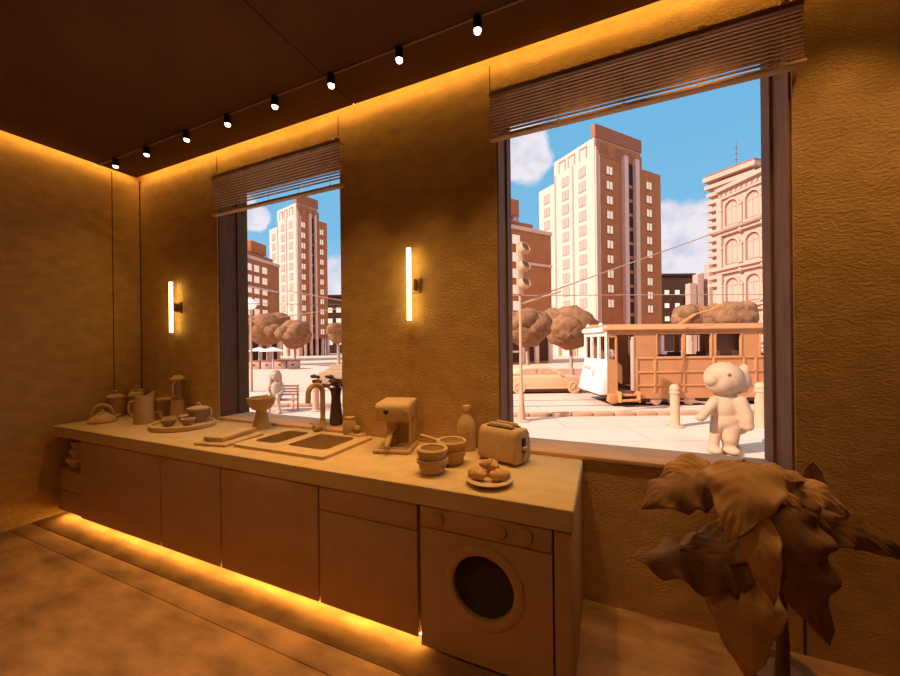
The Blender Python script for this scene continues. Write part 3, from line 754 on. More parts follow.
tower('tall stepped tower with pale left side and front coloured brown for shade, seen through the large right window', 24.6, 60, R(27), 17.5, 14.0, 10)
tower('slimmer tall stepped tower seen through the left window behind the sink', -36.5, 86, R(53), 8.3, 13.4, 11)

def block(label, u, v, ang, w, d, h, m, name='brick_building'):
    t = thing(name, label, 'building', S(u, v), YAW + ang)
    obj('wall', bx(BM(), (0, 0, 0), (w, d, h)), m, t, smooth=False)
    return t
def roof_tank(t, x0, x1, z, zl, y=1.0, d=3.):
    obj('roof_tank', bx(BM(), (x0, y, z + zl), (x1, y + d, z + zl + 1.9)), 'brick', t, bevel=.06)
    bm = BM(); n = 4
    for i in range(n):
        a = x0 + (x1 - x0) * i / n; b = x0 + (x1 - x0) * (i + 1) / n
        tube(bm, [(a, y + .05, z), (b, y + .05, z + zl)], .07, 6); tube(bm, [(b, y + .05, z), (a, y + .05, z + zl)], .07, 6)
    obj('tank_lattice', bm, 'brick', t)
# brown building at the left edge of the right window
t = block('brown flat-roofed building with a roof tank at the left edge of the large window', 5.9, 41, R(30), 8.0, 8, 16.2, 'brick')
obj('roof_step', bx(BM(), (1., 1.5, 16.2), (6.4, 7, 17.5)), 'brick', t, smooth=False)
obj('cornice', bx(BM(), (-.1, -.12, 15.9), (8.1, 8.1, 16.35)), 'tower', t, smooth=False)
obj('cornice', bx(BM(), (3.4, -.12, 11.9), (8.08, .02, 12.2)), 'tower', t, smooth=False)
roof_tank(t, 1.0, 3.3, 17.0, .8, .5)
w0 = None
for z in (14.7, 12.6, 10.7, 8.8, 6.9):
    for x in (2.3,):
        if w0 is None: w0 = win_pair(t, 1.2, 1.1, False, 'brick', 'pane_glow', False); w0.location = (x, -.02, z)
        else: link_copy(w0, t, (x, -.02, z))
obj('shop_front', bx(BM(), (.4, -.06, .3), (7.6, 0, 4.0)), 'pane_dark', t, smooth=False)
for k2 in range(4): obj('pilaster', bx(BM(), (.3 + k2 * 2.3, -.3, 0), (.9 + k2 * 2.3, 0, 4.2)), 'tower', t, smooth=False)
# brown building in the left window
t = block('brown building with rows of bright square windows at the left of the sink window', -33.5, 56, R(78), 10.3, 9, 17.3, 'brick')
obj('cornice', bx(BM(), (-.1, -.15, 17.0), (10.4, 9, 17.5)), 'tower', t, smooth=False)
obj('ledge', bx(BM(), (-.05, -.12, 12.2), (10.35, 0, 12.5)), 'tower', t, smooth=False)
roof_tank(t, 4.2, 7.8, 17.6, .9, .6)
obj('roof_step', bx(BM(), (3.2, .4, 17.3), (9.2, 6, 18.2)), 'brick', t, smooth=False)
w0 = None
for r in range(6):
    for x in (2.9, 4.6, 6.5):
        z = 15.6 - r * 1.85
        if w0 is None: w0 = win_pair(t, 1.25, 1.15, False, 'brick', 'pane_glow', False); w0.location = (x, -.02, z)
        else: link_copy(w0, t, (x, -.02, z))
obj('shop_front', bx(BM(), (.3, -.06, .2), (10, 0, 4.4)), 'pane_dark', t, smooth=False)
for k2 in range(5): obj('pilaster', bx(BM(), (.2 + k2 * 2.3, -.35, 0), (.75 + k2 * 2.3, 0, 4.6)), 'tower', t, smooth=False)
# dark blocks
def dark(label, u, v, w, h, cols, rows_, ws=1.5, x0=2.2, dx=2.6):
    t = block(label, u, v, 0, w, 8, h, 'darkblock', 'dark_building')
    obj('roof_edge', bx(BM(), (-.3, -.3, h), (w + .3, 8, h + .5)), 'darkblock', t, smooth=False)
    w0 = None
    for r in range(rows_):
        for c in range(cols):
            loc = (x0 + c * dx, -.02, h - 4.2 - r * 3.3)
            if w0 is None: w0 = win_pair(t, ws, ws, False, 'darkblock', 'pane_glow', False); w0.location = loc
            else: link_copy(w0, t, loc)
dark('dark low building between the tower and the fin-fronted building', 50, 90, 11.5, 19.0, 4, 3, 1.2, 2.0, 2.6)
dark('dark low building at the right edge of the sink window', -38.2, 110, 6, 17.5, 2, 4, 1.5, 1.5, 2.6)

# fin building
t = thing('finned_building', 'pale stepped building with tall vertical fins behind the tram', 'building', S(33.6, 50), YAW)
for k2, (x, h, w) in enumerate([(0, 10.6, .9), (1.1, 11.9, .8), (2.7, 13.3, .9), (3.9, 13.9, .8), (5.0, 14.0, 2)]):
    obj('fin', bx(BM(), (x, 0, 0), (x + w, 1, h)), 'facade', t, smooth=False)
obj('wall', bx(BM(), (2.4, 1.2, 0), (7, 3, 12.2)), 'facade', t, smooth=False)
w0 = None
for z in (10.6, 8.3, 6.0, 3.7):
    for x in (3.2, 4.8):
        if w0 is None: w0 = win_pair(t, .5, 1.2, False, 'facade', 'pane_dark', False); w0.location = (x, 1.18, z)
        else: link_copy(w0, t, (x, 1.18, z))
# striped building
t = thing('banded_building', 'tall pale building ringed with horizontal ledges behind the arched facade', 'building', S(32.5, 38), YAW)
LD = (-2.2, 4.2)
# outline: near corner (0,0); left side runs to LD
quad = [(0, 0), (7, 2.2), (5, 7), LD]
def off(q, k2): c = (2.5, 3.3); return [(c[0] + (x - c[0]) * k2, c[1] + (y - c[1]) * k2) for x, y in q]
obj('wall', prism(BM(), off(quad, .86), 'z', 0, 21.0), 'facade', t, smooth=False)
for k2 in range(15):
    z = 21.1 - k2 * .88
    obj('ledge', prism(BM(), off(quad, 1.06 if k2 == 0 else (1.03 if k2 == 1 else .98)), 'z', z, z + (.42 if k2 else .5)), 'facade', t, smooth=False)
obj('roof', prism(BM(), off(quad, 1.0), 'z', 21.6, 21.9), 'tower_dark', t, smooth=False)
bm = BM(); tube(bm, [(.2, 2.6, 21.9), (.2, 2.6, 25.0)], .035, 6)
for z in (23, 23.7, 24.3): cb(bm, (.2, 2.6, z), (.35, .05, .05))
obj('antenna', bm, 'wiredark', t)
# arched facade: local x runs along the face, from the far end toward the room; face looks to the left
fd = Vector((.14, -1)).normalized()
t = thing('arched_building', 'cream building with rows of tall arched windows at the right edge of the large window', 'building', S(26.0, 34.4), YAW + math.atan2(fd.y, fd.x))
HW = 16.75
obj('wall', bx(BM(), (0, 0, 0), (11, 6, HW)), 'facade', t, smooth=False)
bm = BM(); bx(bm, (-.15, -.35, HW - .1), (11, 6, HW + .25)); bx(bm, (-.1, -.2, HW - .9), (11, 0, HW - .7)); obj('cornice', bm, 'facade', t, smooth=False)
bm = BM()
for k2 in range(22): bx(bm, (k2 * .5 + .1, -.18, HW - .65), (k2 * .5 + .32, 0, HW - .4))
obj('dentils', bm, 'facade', t, smooth=False)
obj('corner_pilaster', bx(BM(), (-.05, -.28, 0), (.45, 0, HW - .9)), 'facade', t, smooth=False)
def arch_pts(w, h, n=14):
    r = w / 2
    return [(-r, 0), (r, 0)] + [(r * math.cos(PI * i / n), h - r + r * math.sin(PI * i / n)) for i in range(n + 1)]
A0 = None
FL = [13.15, 9.55, 5.95, 2.35]
for fz in FL:
    for k2 in range(4):
        x = 1.35 + k2 * 2.0
        if A0 is None:
            P1, P0 = arch_pts(1.66, 2.58), arch_pts(1.26, 2.36)
            bm = BM(); n = len(P1)
            # arched surround as a ring standing proud of the wall
            a = [[bm.verts.new((p[0], y, p[1] + (0.0))) for p in Q] for Q in (P1, P0) for y in (-.16, .02)]
            o0, o1, i0, i1 = a
            for i in range(1, n):
                j = (i + 1) % n
                bm.faces.new((o0[i], o0[j], i0[j], i0[i])); bm.faces.new((o0[i], o1[i], o1[j], o0[j])); bm.faces.new((i0[i], i0[j], i1[j], i1[i]))
            A0 = obj('arch_window', bm, 'facade', t, smooth=False); A0.location = (x, 0, fz)
            bm = BM(); prism(bm, P0, 'y', -.03, 0); obj('recess_shade', bm, 'tower_dark', A0, smooth=False)  # dark layer paints the shadow around the pane
            bm = BM(); prism(bm, [(px_ * .80, pz_ * .86 + .12) for px_, pz_ in P0], 'y', -.05, -.03); obj('pane', bm, 'facade', A0, smooth=False)
            bm = BM(); bx(bm, (-.75, -.26, -.14), (.75, 0, 0)); obj('window_sill', bm, 'facade', A0, smooth=False)
            bm = BM(); bx(bm, (-.63, -.07, 1.62), (.63, -.03, 1.70)); bx(bm, (-.03, -.07, .1), (.03, -.03, 2.2)); obj('glazing_bar', bm, 'pane_dim', A0, smooth=False)
        else: link_copy(A0, t, (x, 0, fz))
    for k2 in range(4):
        bm = BM(); bx(bm, (.35 + k2 * 2.0 - .12, -.24, 0), (.35 + k2 * 2.0 + .12, 0, 1.6)); bx(bm, (.35 + k2 * 2 - .2, -.3, 1.6), (.35 + k2 * 2 + .2, 0, 1.78))
        o = obj('pilaster', bm, 'facade', t, smooth=False); o.location.z = fz
        if k2:
            bm = BM(); ell(bm, (.35 + k2 * 2.0, -.25, -.62), (.22, .2, .32), 2); o = obj('bracket', bm, 'facade', t); o.location.z = fz
    bm = BM(); bx(bm, (-.2, -.55, -.42), (11, 0, -.2)); bx(bm, (-.1, -.3, -.75), (11, 0, -.42)); o = obj('ledge', bm, 'facade', t, smooth=False); o.location.z = fz

# ---- trees
def tree(label, u, v, rx, rz_, h0, seed, name='woolly_tree'):
    t = thing(name, label, 'tree', S(u, v), YAW); random.seed(seed)
    bm = BM(); blobs = [((0, 0, h0 + rz_), (rx * .8, rx * .75, rz_ * .85))]
    for i in range(11):
        a = random.uniform(0, 2 * PI); e = random.uniform(-.35, .75)
        c = (rx * .52 * math.cos(a), rx * .5 * math.sin(a), h0 + rz_ + rz_ * .55 * e); q = random.uniform(.36, .52) * rx
        blobs.append((c, (q, q, q * .85)))
    for c, r in blobs: ell(bm, c, r, 3)
    for vt in bm.verts:
        n = noise.noise(vt.co * 2.2 + Vector((seed, 0, 0))) * .16 + noise.noise(vt.co * 6 + Vector((0, seed, 0))) * .07
        d = (vt.co - Vector((0, 0, h0 + rz_))); vt.co += d.normalized() * n * rx * .6
    obj('crown', bm, 'foliage', t, ang=180)
    bm = BM(); tube(bm, [(0, 0, 0), (.05, 0, h0 * .5), (0, 0, h0 + rz_ * .5)], .17, 10, r2=.11); obj('trunk', bm, 'trunk', t)
tree('brown woolly street tree behind the traffic light', 5.15, 24, 1.85, 1.5, 2.0, 3)
tree('large brown woolly round tree in front of the tower, left of the tram', 9.75, 29, 2.55, 2.1, 1.6, 8)
tree('pale woolly round tree crown rising behind the tram roof, left one', 16.8, 25, 1.3, 1.1, 3.05, 5)
tree('pale woolly round tree crown rising behind the tram roof, right one', 17.2, 22, 1.55, 1.1, 2.85, 6)
tree('brown woolly tree at the left of the sink window', -24.0, 47, 2.9, 2.5, 2.2, 12)
tree('brown woolly tree in the middle of the sink window, before the tower', -18.9, 43.5, 2.2, 2.1, 1.8, 15)
tree('pale woolly tree cut off by the right edge of the sink window', -10.0, 32, 1.1, 1.1, 2.5, 18)

# ---- tram
t = thing('tram', 'tan clay tram with its front end coloured pale for sun standing in the street', 'tram', S(6.09, 13.9), YAW)
LN, D = 9.2, 2.3
WN = [(1.95, 2.92), (3.03, 4.02), (4.23, 5.18), (5.95, 6.9), (7.4, 8.4)]
def side(bm, y, door):
    y0, y1 = (y, y + .07)
    x_ = .0
    if door:
        bx(bm, (0, y0, .5), (.40, y1, 1.82)); bx(bm, (0, y0, 2.78), (LN, y1, 2.98)); bx(bm, (0, y0, 1.82), (.08, y1, 2.78)); bx(bm, (.33, y0, 1.82), (.40, y1, 2.78))
        bx(bm, (1.06, y0, .5), (LN, y1, 1.92)); bx(bm, (1.06, y0, 1.92), (WN[0][0], y1, 2.78))
        bx(bm, (0, y0, 2.68), (.4, y1, 2.78))
    else:
        bx(bm, (0, y0, .5), (LN, y1, 1.92)); bx(bm, (0, y0, 2.78), (LN, y1, 2.98)); bx(bm, (0, y0, 1.92), (WN[0][0], y1, 2.78))
    for a, b in zip(WN, WN[1:]): bx(bm, (a[1], y0, 1.92), (b[0], y1, 2.78))
    bx(bm, (WN[-1][1], y0, 1.92), (LN, y1, 2.78))
bm = BM(); side(bm, 0, True); s1 = obj('side_wall', bm, 'tram', t, smooth=False)
bm = BM(); side(bm, D - .07, False); obj('side_wall', bm, 'tram', t, smooth=False)
# ribs on the near side
bm = BM()
for z in (1.86, 1.32, .80): bx(bm, (1.1, -.035, z - .035), (LN, 0, z + .035))
for x in (1.14, 1.85, 2.97, 4.12, 5.3, 5.75, 7.1, 8.6): bx(bm, (x - .045, -.035, .52), (x + .045, 0, 1.9))
obj('panel_rib', bm, 'tram', s1, bevel=.01)
for a, b in WN:
    bm = BM(); e = .05
    bx(bm, (a - e, -.03, 1.92 - e), (b + e, .0, 1.92)); bx(bm, (a - e, -.03, 2.78), (b + e, 0, 2.83)); bx(bm, (a - e, -.03, 1.92), (a, 0, 2.78)); bx(bm, (b, -.03, 1.92), (b + e, 0, 2.78))
    obj('window_frame', bm, 'tram', t, bevel=.01)
obj('floor', bx(BM(), (.05, .08, .5), (LN, D - .08, .6)), 'tram_in', t, smooth=False)
bm = BM()
for x in (2.05, 3.2, 4.5, 6.2): bx(bm, (x, 1.0, .6), (x + .45, 2.1, 1.1)); bx(bm, (x + .38, 1.0, 1.1), (x + .47, 2.1, 2.05))
obj('seat_row', bm, 'tram_in', t, bevel=.03)
bm = BM(); bx(bm, (4.1, .3, .6), (5.35, .36, 2.9)); obj('dark_panel', bm, 'tram_in', t, smooth=False)  # dark sheet added so the third window looks dark
bm = BM(); prism(bm, [(-.12, 2.96), (D + .12, 2.96), (D + .1, 3.03), (D * .8, 3.17), (D / 2, 3.24), (D * .2, 3.17), (-.10, 3.03)], 'x', -.12, LN + .1); obj('roof', bm, 'tram', t, bevel=.015)
# front end: lower part flares out, upper part has three windows
bm = BM(); prism(bm, [(-.0, 1.82), (.06, 1.82), (.06, .45), (-.30, .45), (-.26, .75), (-.06, 1.5)], 'y', 0, D); obj('front_panel', bm, 'front_sunlit_white', t, bevel=.03)
bm = BM(); bx(bm, (-.02, 0, 2.74), (.06, D, 3.0)); 
for k2 in range(4): bx(bm, (-.02, k2 * (D - .16) / 3, 1.82), (.06, k2 * (D - .16) / 3 + .16, 2.74))
fr = obj('front_window_frame', bm, 'front_sunlit_white', t, smooth=False)
bm = BM(); prism(bm, [(-.14, 2.92), (.06, 2.92), (.06, 3.12), (-.12, 3.08)], 'y', .1, D - .1); obj('destination_board', bm, 'front_sunlit_white', t, smooth=False)
for y in (.5, D - .5):
    bm = BM(); ell(bm, (-.02, y, 3.18), (.09, .09, .11), 2); obj('roof_lamp', bm, 'front_sunlit_white', t)
for y in (1.6, 1.95):
    bm = BM(); ell(bm, (-.1, y, 1.42), (.06, .09, .09), 2); obj('headlamp', bm, 'streetmetal', t)
bm = BM(); ell(bm, (-.13, 1.0, 1.15), (.06, .12, .25), 2); obj('emblem', bm, 'streetmetal', t)
bm = BM(); bx(bm, (.40, -.30, .22), (1.12, .1, .30)); bx(bm, (.40, -.12, .40), (1.12, .2, .48)); bx(bm, (.36, -.3, .18), (.42, .1, .6)); bx(bm, (1.08, -.3, .18), (1.14, .1, .6)); obj('door_step', bm, 'tram', t, bevel=.012)
bm = BM(); bx(bm, (.96, -.03, .6), (1.05, .12, 2.7)); obj('door_post', bm, 'plush_white', t, bevel=.01)
bm = BM(); prism(bm, [(.0, .5), (.0, .30), (.5, .14), (LN, .14), (LN, .5)], 'y', .12, D - .12); obj('underframe', bm, 'tram_in', t, smooth=False)
bm = BM(); bx(bm, (1.14, -.02, .30), (LN, .1, .5)); obj('skirt', bm, 'tram', t, smooth=False)
bm = BM(); prism(bm, [(.0, .2), (.02, .5), (.4, .5), (.4, .14), (.15, .1)], 'y', -.06, .14); obj('corner_fender', bm, 'tram', t, bevel=.03)
for x in (1.9, 2.6, 3.2, 6.4, 7.4):
    bm = BM(); cone(bm, (x, .02, .24), (x, .2, .24), .22, .22, 20); obj('wheel', bm, 'streetmetal', t, bevel=.02)
bm = BM(); tube(bm, [(1.5, .05, .12), (1.9, .05, .12), (2.2, .05, .3), (3.4, .05, .12), (4.5, .05, .12)], .03, 8); obj('brake_rod', bm, 'streetmetal', t)
for dx, dy in ((0, .9), (.18, 1.4)):
    bm = BM(); tube(bm, [(3.45 + dx, dy, 3.2), (4.1 + dx, dy, 3.62), (4.9 + dx, dy, 3.83), (5.2 + dx, dy, 4.05)], .035, 8); obj('trolley_pole', bm, 'tram', t)

# tram driver
t = thing('tram_driver', 'white plush driver at the front side window of the tram', 'person', S(6.33, 14.16, .6), YAW)
body('body', [('s', (0, 0, .95), (.17, .15, .32)), ('t', (0, 0, .1), (0, 0, .8), .15, .17), ('s', (0, 0, 1.45), (.2, .19, .19)), ('s', (-.17, 0, 1.47), (.06, .05, .09)), ('s', (.17, 0, 1.47), (.06, .05, .09)), ('t', (.14, 0, 1.15), (-.05, -.16, .98), .06, .05), ('t', (-.14, 0, 1.15), (-.18, -.1, .9), .06, .05),
              ('t', (-.08, 0, .2), (-.08, 0, .06), .08, .06), ('t', (.08, 0, .2), (.08, 0, .06), .08, .06)], .025, 'front_sunlit_white', t)
for x in (-.07, .07): obj('eye', ell(BM(), (x, -.185, 1.49), .02, 2), 'black', t)

# ---- parked car
def car(label, u, v, m, rz=0):
    t = thing('parked_car', label, 'car', S(u, v), YAW + rz)
    bm = BM(); low = [(-2.1, .30), (-2.12, .62), (-1.95, .84), (-1.2, .90), (.9, .90), (1.75, .80), (2.08, .62), (2.12, .32), (1.75, .22), (-1.75, .22)]
    prism(bm, low, 'y', 0, 1.7); obj('body', bm, m, t, bevel=.08, seg=3)
    bm = BM(); prism(bm, [(-1.75, .86), (-1.35, 1.20), (-.7, 1.32), (.15, 1.30), (.55, 1.18), (1.05, .88)], 'y', .10, 1.60)
    for vt in bm.verts:
        if vt.co.z > 1.0: vt.co.y = .85 + (vt.co.y - .85) * .82
    cab = obj('cabin', bm, m, t, bevel=.06, seg=3)
    bm = BM(); prism(bm, [(-1.38, .95), (-1.18, 1.19), (-.5, 1.24), (-.5, .95)], 'y', .12, .20); prism(bm, [(-.42, .95), (-.42, 1.24), (.1, 1.22), (.75, .95)], 'y', .12, .20)
    obj('side_window', bm, 'car_pane', cab, smooth=False)
    for x in (-1.38, 1.32):
        for y in (-.03, 1.55):
            bm = BM(); rg = yring(bm, (x, .31), [(.02, y), (.2, y + .01), (.22, y - .01), (.31, y), (.31, y + .18), (.02, y + .18)], 24)
            for k2 in range(5):
                a = 2 * PI * k2 / 5; tube(bm, [(x, y, .31), (x + .2 * math.cos(a), y, .31 + .2 * math.sin(a))], .025, 6)
            obj('wheel', bm, m, t)
    bm = BM(); bx(bm, (-1.7, -.03, .25), (1.7, .04, .33)); obj('sill', bm, m, t, bevel=.01)
    bm = BM(); bx(bm, (-1.7, .1, .08), (1.7, 1.6, .24)); obj('underbody', bm, 'tram_in', t, smooth=False)
    bm = BM(); ell(bm, (2.02, .25, .62), (.08, .14, .08), 2); obj('headlamp', bm, 'car_pane', t)
    bm = BM(); ell(bm, (.62, -.04, .98), (.09, .06, .06), 2); obj('wing_mirror', bm, m, t)
car('tan clay car parked behind the traffic light pole, left of the tram', 4.75, 17.6, 'car')
car('pale clay car cut off at the right edge of the sink window', -6.3, 22.5, 'plush')

# ---- traffic light
t = thing('traffic_light', 'tan pole with a three-lens traffic light at the left edge of the large window', 'traffic light', S(2.27, 11.5), YAW)
LT('base', [(0, 0), (.26, 0), (.26, .03), (.13, .06), (.10, .5), (.07, 1.0), (.06, 1.02), (0, 1.02)], 'streetmetal', t, 20)
obj('pole', cone(BM(), (0, 0, 1.0), (0, 0, 5.6), .05, .042), 'streetmetal', t)
bm = BM(); bx(bm, (-.10, -.09, 4.05), (.12, .09, 5.75))
hd = obj('signal_head', bm, 'streetmetal', t, bevel=.04)
for z in (4.35, 4.9, 5.45):
    bm = BM(); lathe(bm, [(.02, .0), (.16, .0), (.19, .05), (.19, .2), (.16, .2), (.15, .06), (0, .03)], 20)
    bmesh.ops.rotate(bm, cent=(0, 0, 0), matrix=Matrix.Rotation(R(62), 3, 'X'), verts=bm.verts); rotz(bm, R(38))
    bmesh.ops.translate(bm, vec=(.06, -.06, z), verts=bm.verts); obj('lens_hood', bm, 'streetmetal', hd)
bm = BM(); bx(bm, (-.55, -.03, 1.45), (0, .03, 1.52)); bx(bm, (-.55, -.03, 2.2), (0, .03, 2.26)); bx(bm, (-.5, -.04, 0), (-.44, .03, 2.3)); obj('guard_rail', bm, 'streetmetal', t, smooth=False)
bm = BM(); tube(bm, [(0, 0, 3.75), (1.3, 0, 4.15)], .03, 8); obj('bracket_arm', bm, 'streetmetal', t)

# ---- bollards and chain
def bollard(label, u, v, h=1.25, r=.125):
    t = thing('bollard', label, 'bollard', S(u, v), 0, 'bollards on the pavement')
    LT('post', [(0, 0), (r * 1.9, 0), (r * 1.9, .03), (r * 1.1, .06), (r, .1), (r, h * .78), (0, h * .78)], 'streetmetal', t, 20)
    LT('cap', [(r * .9, h * .77), (r * 1.15, h * .78), (r * 1.15, h * .82), (r * .95, h * .84), (r * 1.1, h * .87), (r * 1.05, h * .93), (r * .6, h * .99), (0, h)], 'streetmetal', t, 20)
bollard('round-topped tan bollard left of the plush dog', 6.57, 10.5)
bollard('round-topped tan bollard right of the plush dog, at the window edge', 8.95, 10.35, 1.3, .135)
bollard('short pale pink post on the pavement behind the tap', -5.15, 13.7, 1.02, .12)
t = tag(obj('bollard_chain', BM(), 'wire'), 'sagging tan chain hung between the two tan bollards', 'chain')
bm = BM(); A = Vector((6.69, 10.5, 1.0)); B = Vector((8.82, 10.36, 1.02))
n = 34
for i in range(n):
    f = (i + .5) / n; p = A.lerp(B, f); p.z -= .36 * 4 * f * (1 - f)
    sl = (B.z - A.z - .36 * 4 * (1 - 2 * f)) / 2.13; a0 = math.atan(sl); pts = []
    for k2 in range(10):
        a = 2 * PI * k2 / 10; x = .042 * math.cos(a); z = .022 * math.sin(a); yy = 0
        if i % 2: yy, z = z, 0
        pts.append((p.x + x * math.cos(a0) - z * math.sin(a0), p.y + yy, p.z + x * math.sin(a0) + z * math.cos(a0)))
    tube(bm, pts, .009, 5, closed=True)
bm.to_mesh(t.data); bm.free(); t.location = (0, 0, G); t.rotation_euler.z = YAW

# ---- plush dog figure
t = thing('plush_dog', 'big-headed cream plush dog figure standing upright outside the large window, looking left', 'plush figure', S(6.12, 8.0), YAW)
body('body', [
    ('s', (-.02, 0, 1.66), (.38, .38, .37)), ('s', (.22, .02, 1.60), (.32, .32, .30)), ('s', (-.16, -.08, 1.58), (.29, .29, .26)), ('t', (-.30, -.12, 1.66), (-.40, -.15, 1.655), .19, .15),
    ('s', (.36, -.10, 1.84), (.085, .12, .15)), ('s', (.30, .24, 1.86), (.085, .11, .15)),
    ('t', (0, 0, 1.34), (.0, 0, 1.18), .20, .22), ('s', (.0, 0, 1.02), (.31, .26, .33)), ('s', (.05, .02, .76), (.33, .29, .28)),
    ('s', (.36, .06, .66), (.21, .20, .27)),
    ('t', (-.24, -.02, 1.16), (-.50, -.12, .95), .115, .095), ('t', (-.50, -.12, .95), (-.66, -.2, .85), .095, .09), ('s', (-.69, -.21, .84), (.11, .10, .085)),
    ('t', (.16, -.24, 1.18), (.22, -.31, .88), .13, .135), ('t', (.22, -.31, .88), (.23, -.32, .72), .135, .115), ('s', (.24, -.33, .67), (.115, .11, .11)),
    ('t', (-.20, -.02, .66), (-.25, -.02, .36), .13, .105), ('t', (-.25, -.02, .36), (-.26, 0, .14), .105, .10), ('s', (-.29, -.07, .09), (.13, .18, .09)),
    ('t', (.08, -.06, .62), (.03, -.08, .36), .21, .165), ('t', (.03, -.08, .36), (.06, -.04, .14), .165, .12), ('s', (.03, -.13, .09), (.15, .20, .09)),
    ('t', (.24, .10, .6), (.25, .12, .18), .17, .12), ('s', (.24, .06, .09), (.14, .16, .09))], .022, 'plush', t, 6)
for y in (-.345, .345): obj('eye', ell(BM(), (-.16, y, 1.775), (.036, .022, .036), 2), 'wiredark', t)
# ---- bench with seated figure (left window)
BU, BV = -6.5, 13.5
t = thing('park_bench', 'pale slatted bench on the pavement in the sink window', 'bench', S(BU, BV), YAW)
bm = BM()
for z in (.58, .69, .80, .91): bx(bm, (-.62, .42, z), (.62, .45, z + .07))
obj('backrest', bm, 'streetmetal', t, bevel=.01)
bm = BM()
for y in (-.02, .10, .22, .34): bx(bm, (-.62, y, .42), (.62, y + .09, .46))
obj('seat', bm, 'streetmetal', t, bevel=.01)
for x in (-.56, .56):
    bm = BM(); bx(bm, (x - .03, 0, 0), (x + .03, .05, .42)); bx(bm, (x - .03, .40, 0), (x + .03, .45, .98)); bx(bm, (x - .03, -.02, .62), (x + .03, .45, .66)); bx(bm, (x - .03, -.02, .42), (x + .03, .02, .66)); obj('leg', bm, 'streetmetal', t, bevel=.01)
t = thing('seated_person', 'pale seated person with long hair, sideways on the slatted bench', 'person', S(BU - .12, BV, 0), YAW + R(12))
body('body', [('s', (0, .2, .62), (.22, .19, .2)), ('t', (0, .2, .62), (.0, .18, 1.0), .19, .19), ('t', (0, .17, 1.08), (0, .15, 1.22), .09, .08), ('s', (.0, .12, 1.38), (.155, .165, .185)), ('s', (.0, -.035, 1.37), (.03, .03, .03)),
              ('t', (-.1, .16, .57), (-.14, -.22, .54), .115, .09), ('t', (-.14, -.22, .54), (-.16, -.20, .09), .085, .06), ('s', (-.16, -.27, .055), (.065, .13, .055)),
              ('t', (.1, .16, .57), (.14, -.22, .55), .115, .09), ('t', (.14, -.22, .55), (.22, -.26, .09), .085, .06), ('s', (.23, -.33, .055), (.065, .13, .055)),
              ('t', (-.2, .17, 1.06), (-.27, .1, .78), .07, .06), ('t', (-.27, .1, .78), (-.14, -.12, .66), .06, .05), ('s', (-.13, -.15, .66), (.05, .06, .04)),
              ('t', (.2, .17, 1.06), (.27, .1, .78), .07, .06), ('t', (.27, .1, .78), (.14, -.12, .66), .06, .05), ('s', (.13, -.15, .66), (.05, .06, .04))], .02, 'plush_white', t, 4)
hair = body('hair', [('s', (0, .16, 1.42), (.185, .17, .19)), ('t', (-.13, .14, 1.40), (-.16, .12, .98), .09, .075), ('t', (.13, .14, 1.40), (.16, .12, 1.0), .09, .075), ('t', (0, .27, 1.40), (0, .30, .95), .11, .10)], .02, 'wire', t, 4)
for x in (-.055, .055): obj('eye', ell(BM(), (x, -.045, 1.41), .018, 2), 'wiredark', t)

# ---- globe lamp, parasols, planters (left window)
t = thing('street_lamp', 'street lamp with a white globe at the left edge of the sink window', 'lamp', S(-11.1, 20), YAW)
obj('pole', cone(BM(), (0, 0, 0), (0, 0, 4.6), .07, .05), 'streetmetal', t)
obj('globe', ell(BM(), (0, 0, 4.85), .30, 3), 'globe', t)
def parasol(label, u, v):
    t = thing('cafe_parasol', label, 'parasol', S(u, v), 0, 'cafe parasols outside the brown building')
    obj('pole', cone(BM(), (0, 0, 0), (0, 0, 2.3), .05, .04), 'white', t)
    LT('canopy', [(1.3, 1.95), (.65, 2.2), (0, 2.4)], 'white', t, 12)
parasol('white cafe parasol before the brown building, left one', -22.0, 41.2)
parasol('white cafe parasol before the brown building, right one', -18.9, 38.2)
PB = ['pale planter box behind the bench, leftmost of four', 'pale planter box behind the bench, second from left', 'pale planter box behind the bench, third from left', 'pale planter box behind the bench, rightmost of four']
p0 = None
for i in range(4):
    u = -21.4 + i * 1.42
    if p0 is None:
        p0 = thing('planter_box', PB[0], 'planter', S(u, 39), YAW, 'planter boxes across the road')
        obj('box', bx(BM(), (-.62, 0, 0), (.62, .5, .85)), 'facade', p0, bevel=.03)
        obj('emblem', ell(BM(), (0, -.01, .45), (.14, .03, .1), 2), 'pane_dark', p0)
        bm = BM()
        bx(bm, (-.7, -.03, .85), (.7, .53, .95)); obj('lip', bm, 'tower_dark', p0)
    else: dup(p0, PB[i], S(u, 39), YAW, 'planter boxes across the road')
t = thing('street_fence', 'low pale fence panel behind the parked tan car', 'fence', S(5.6, 21.2), YAW)
obj('panel', bx(BM(), (-2.4, 0, .1), (3.4, .08, .95)), 'facade', t, smooth=False)
for x in (-2.3, -.4, 1.5, 3.3): obj('post', bx(BM(), (x, -.05, 0), (x + .12, .12, 1.1)), 'facade', t, smooth=False)

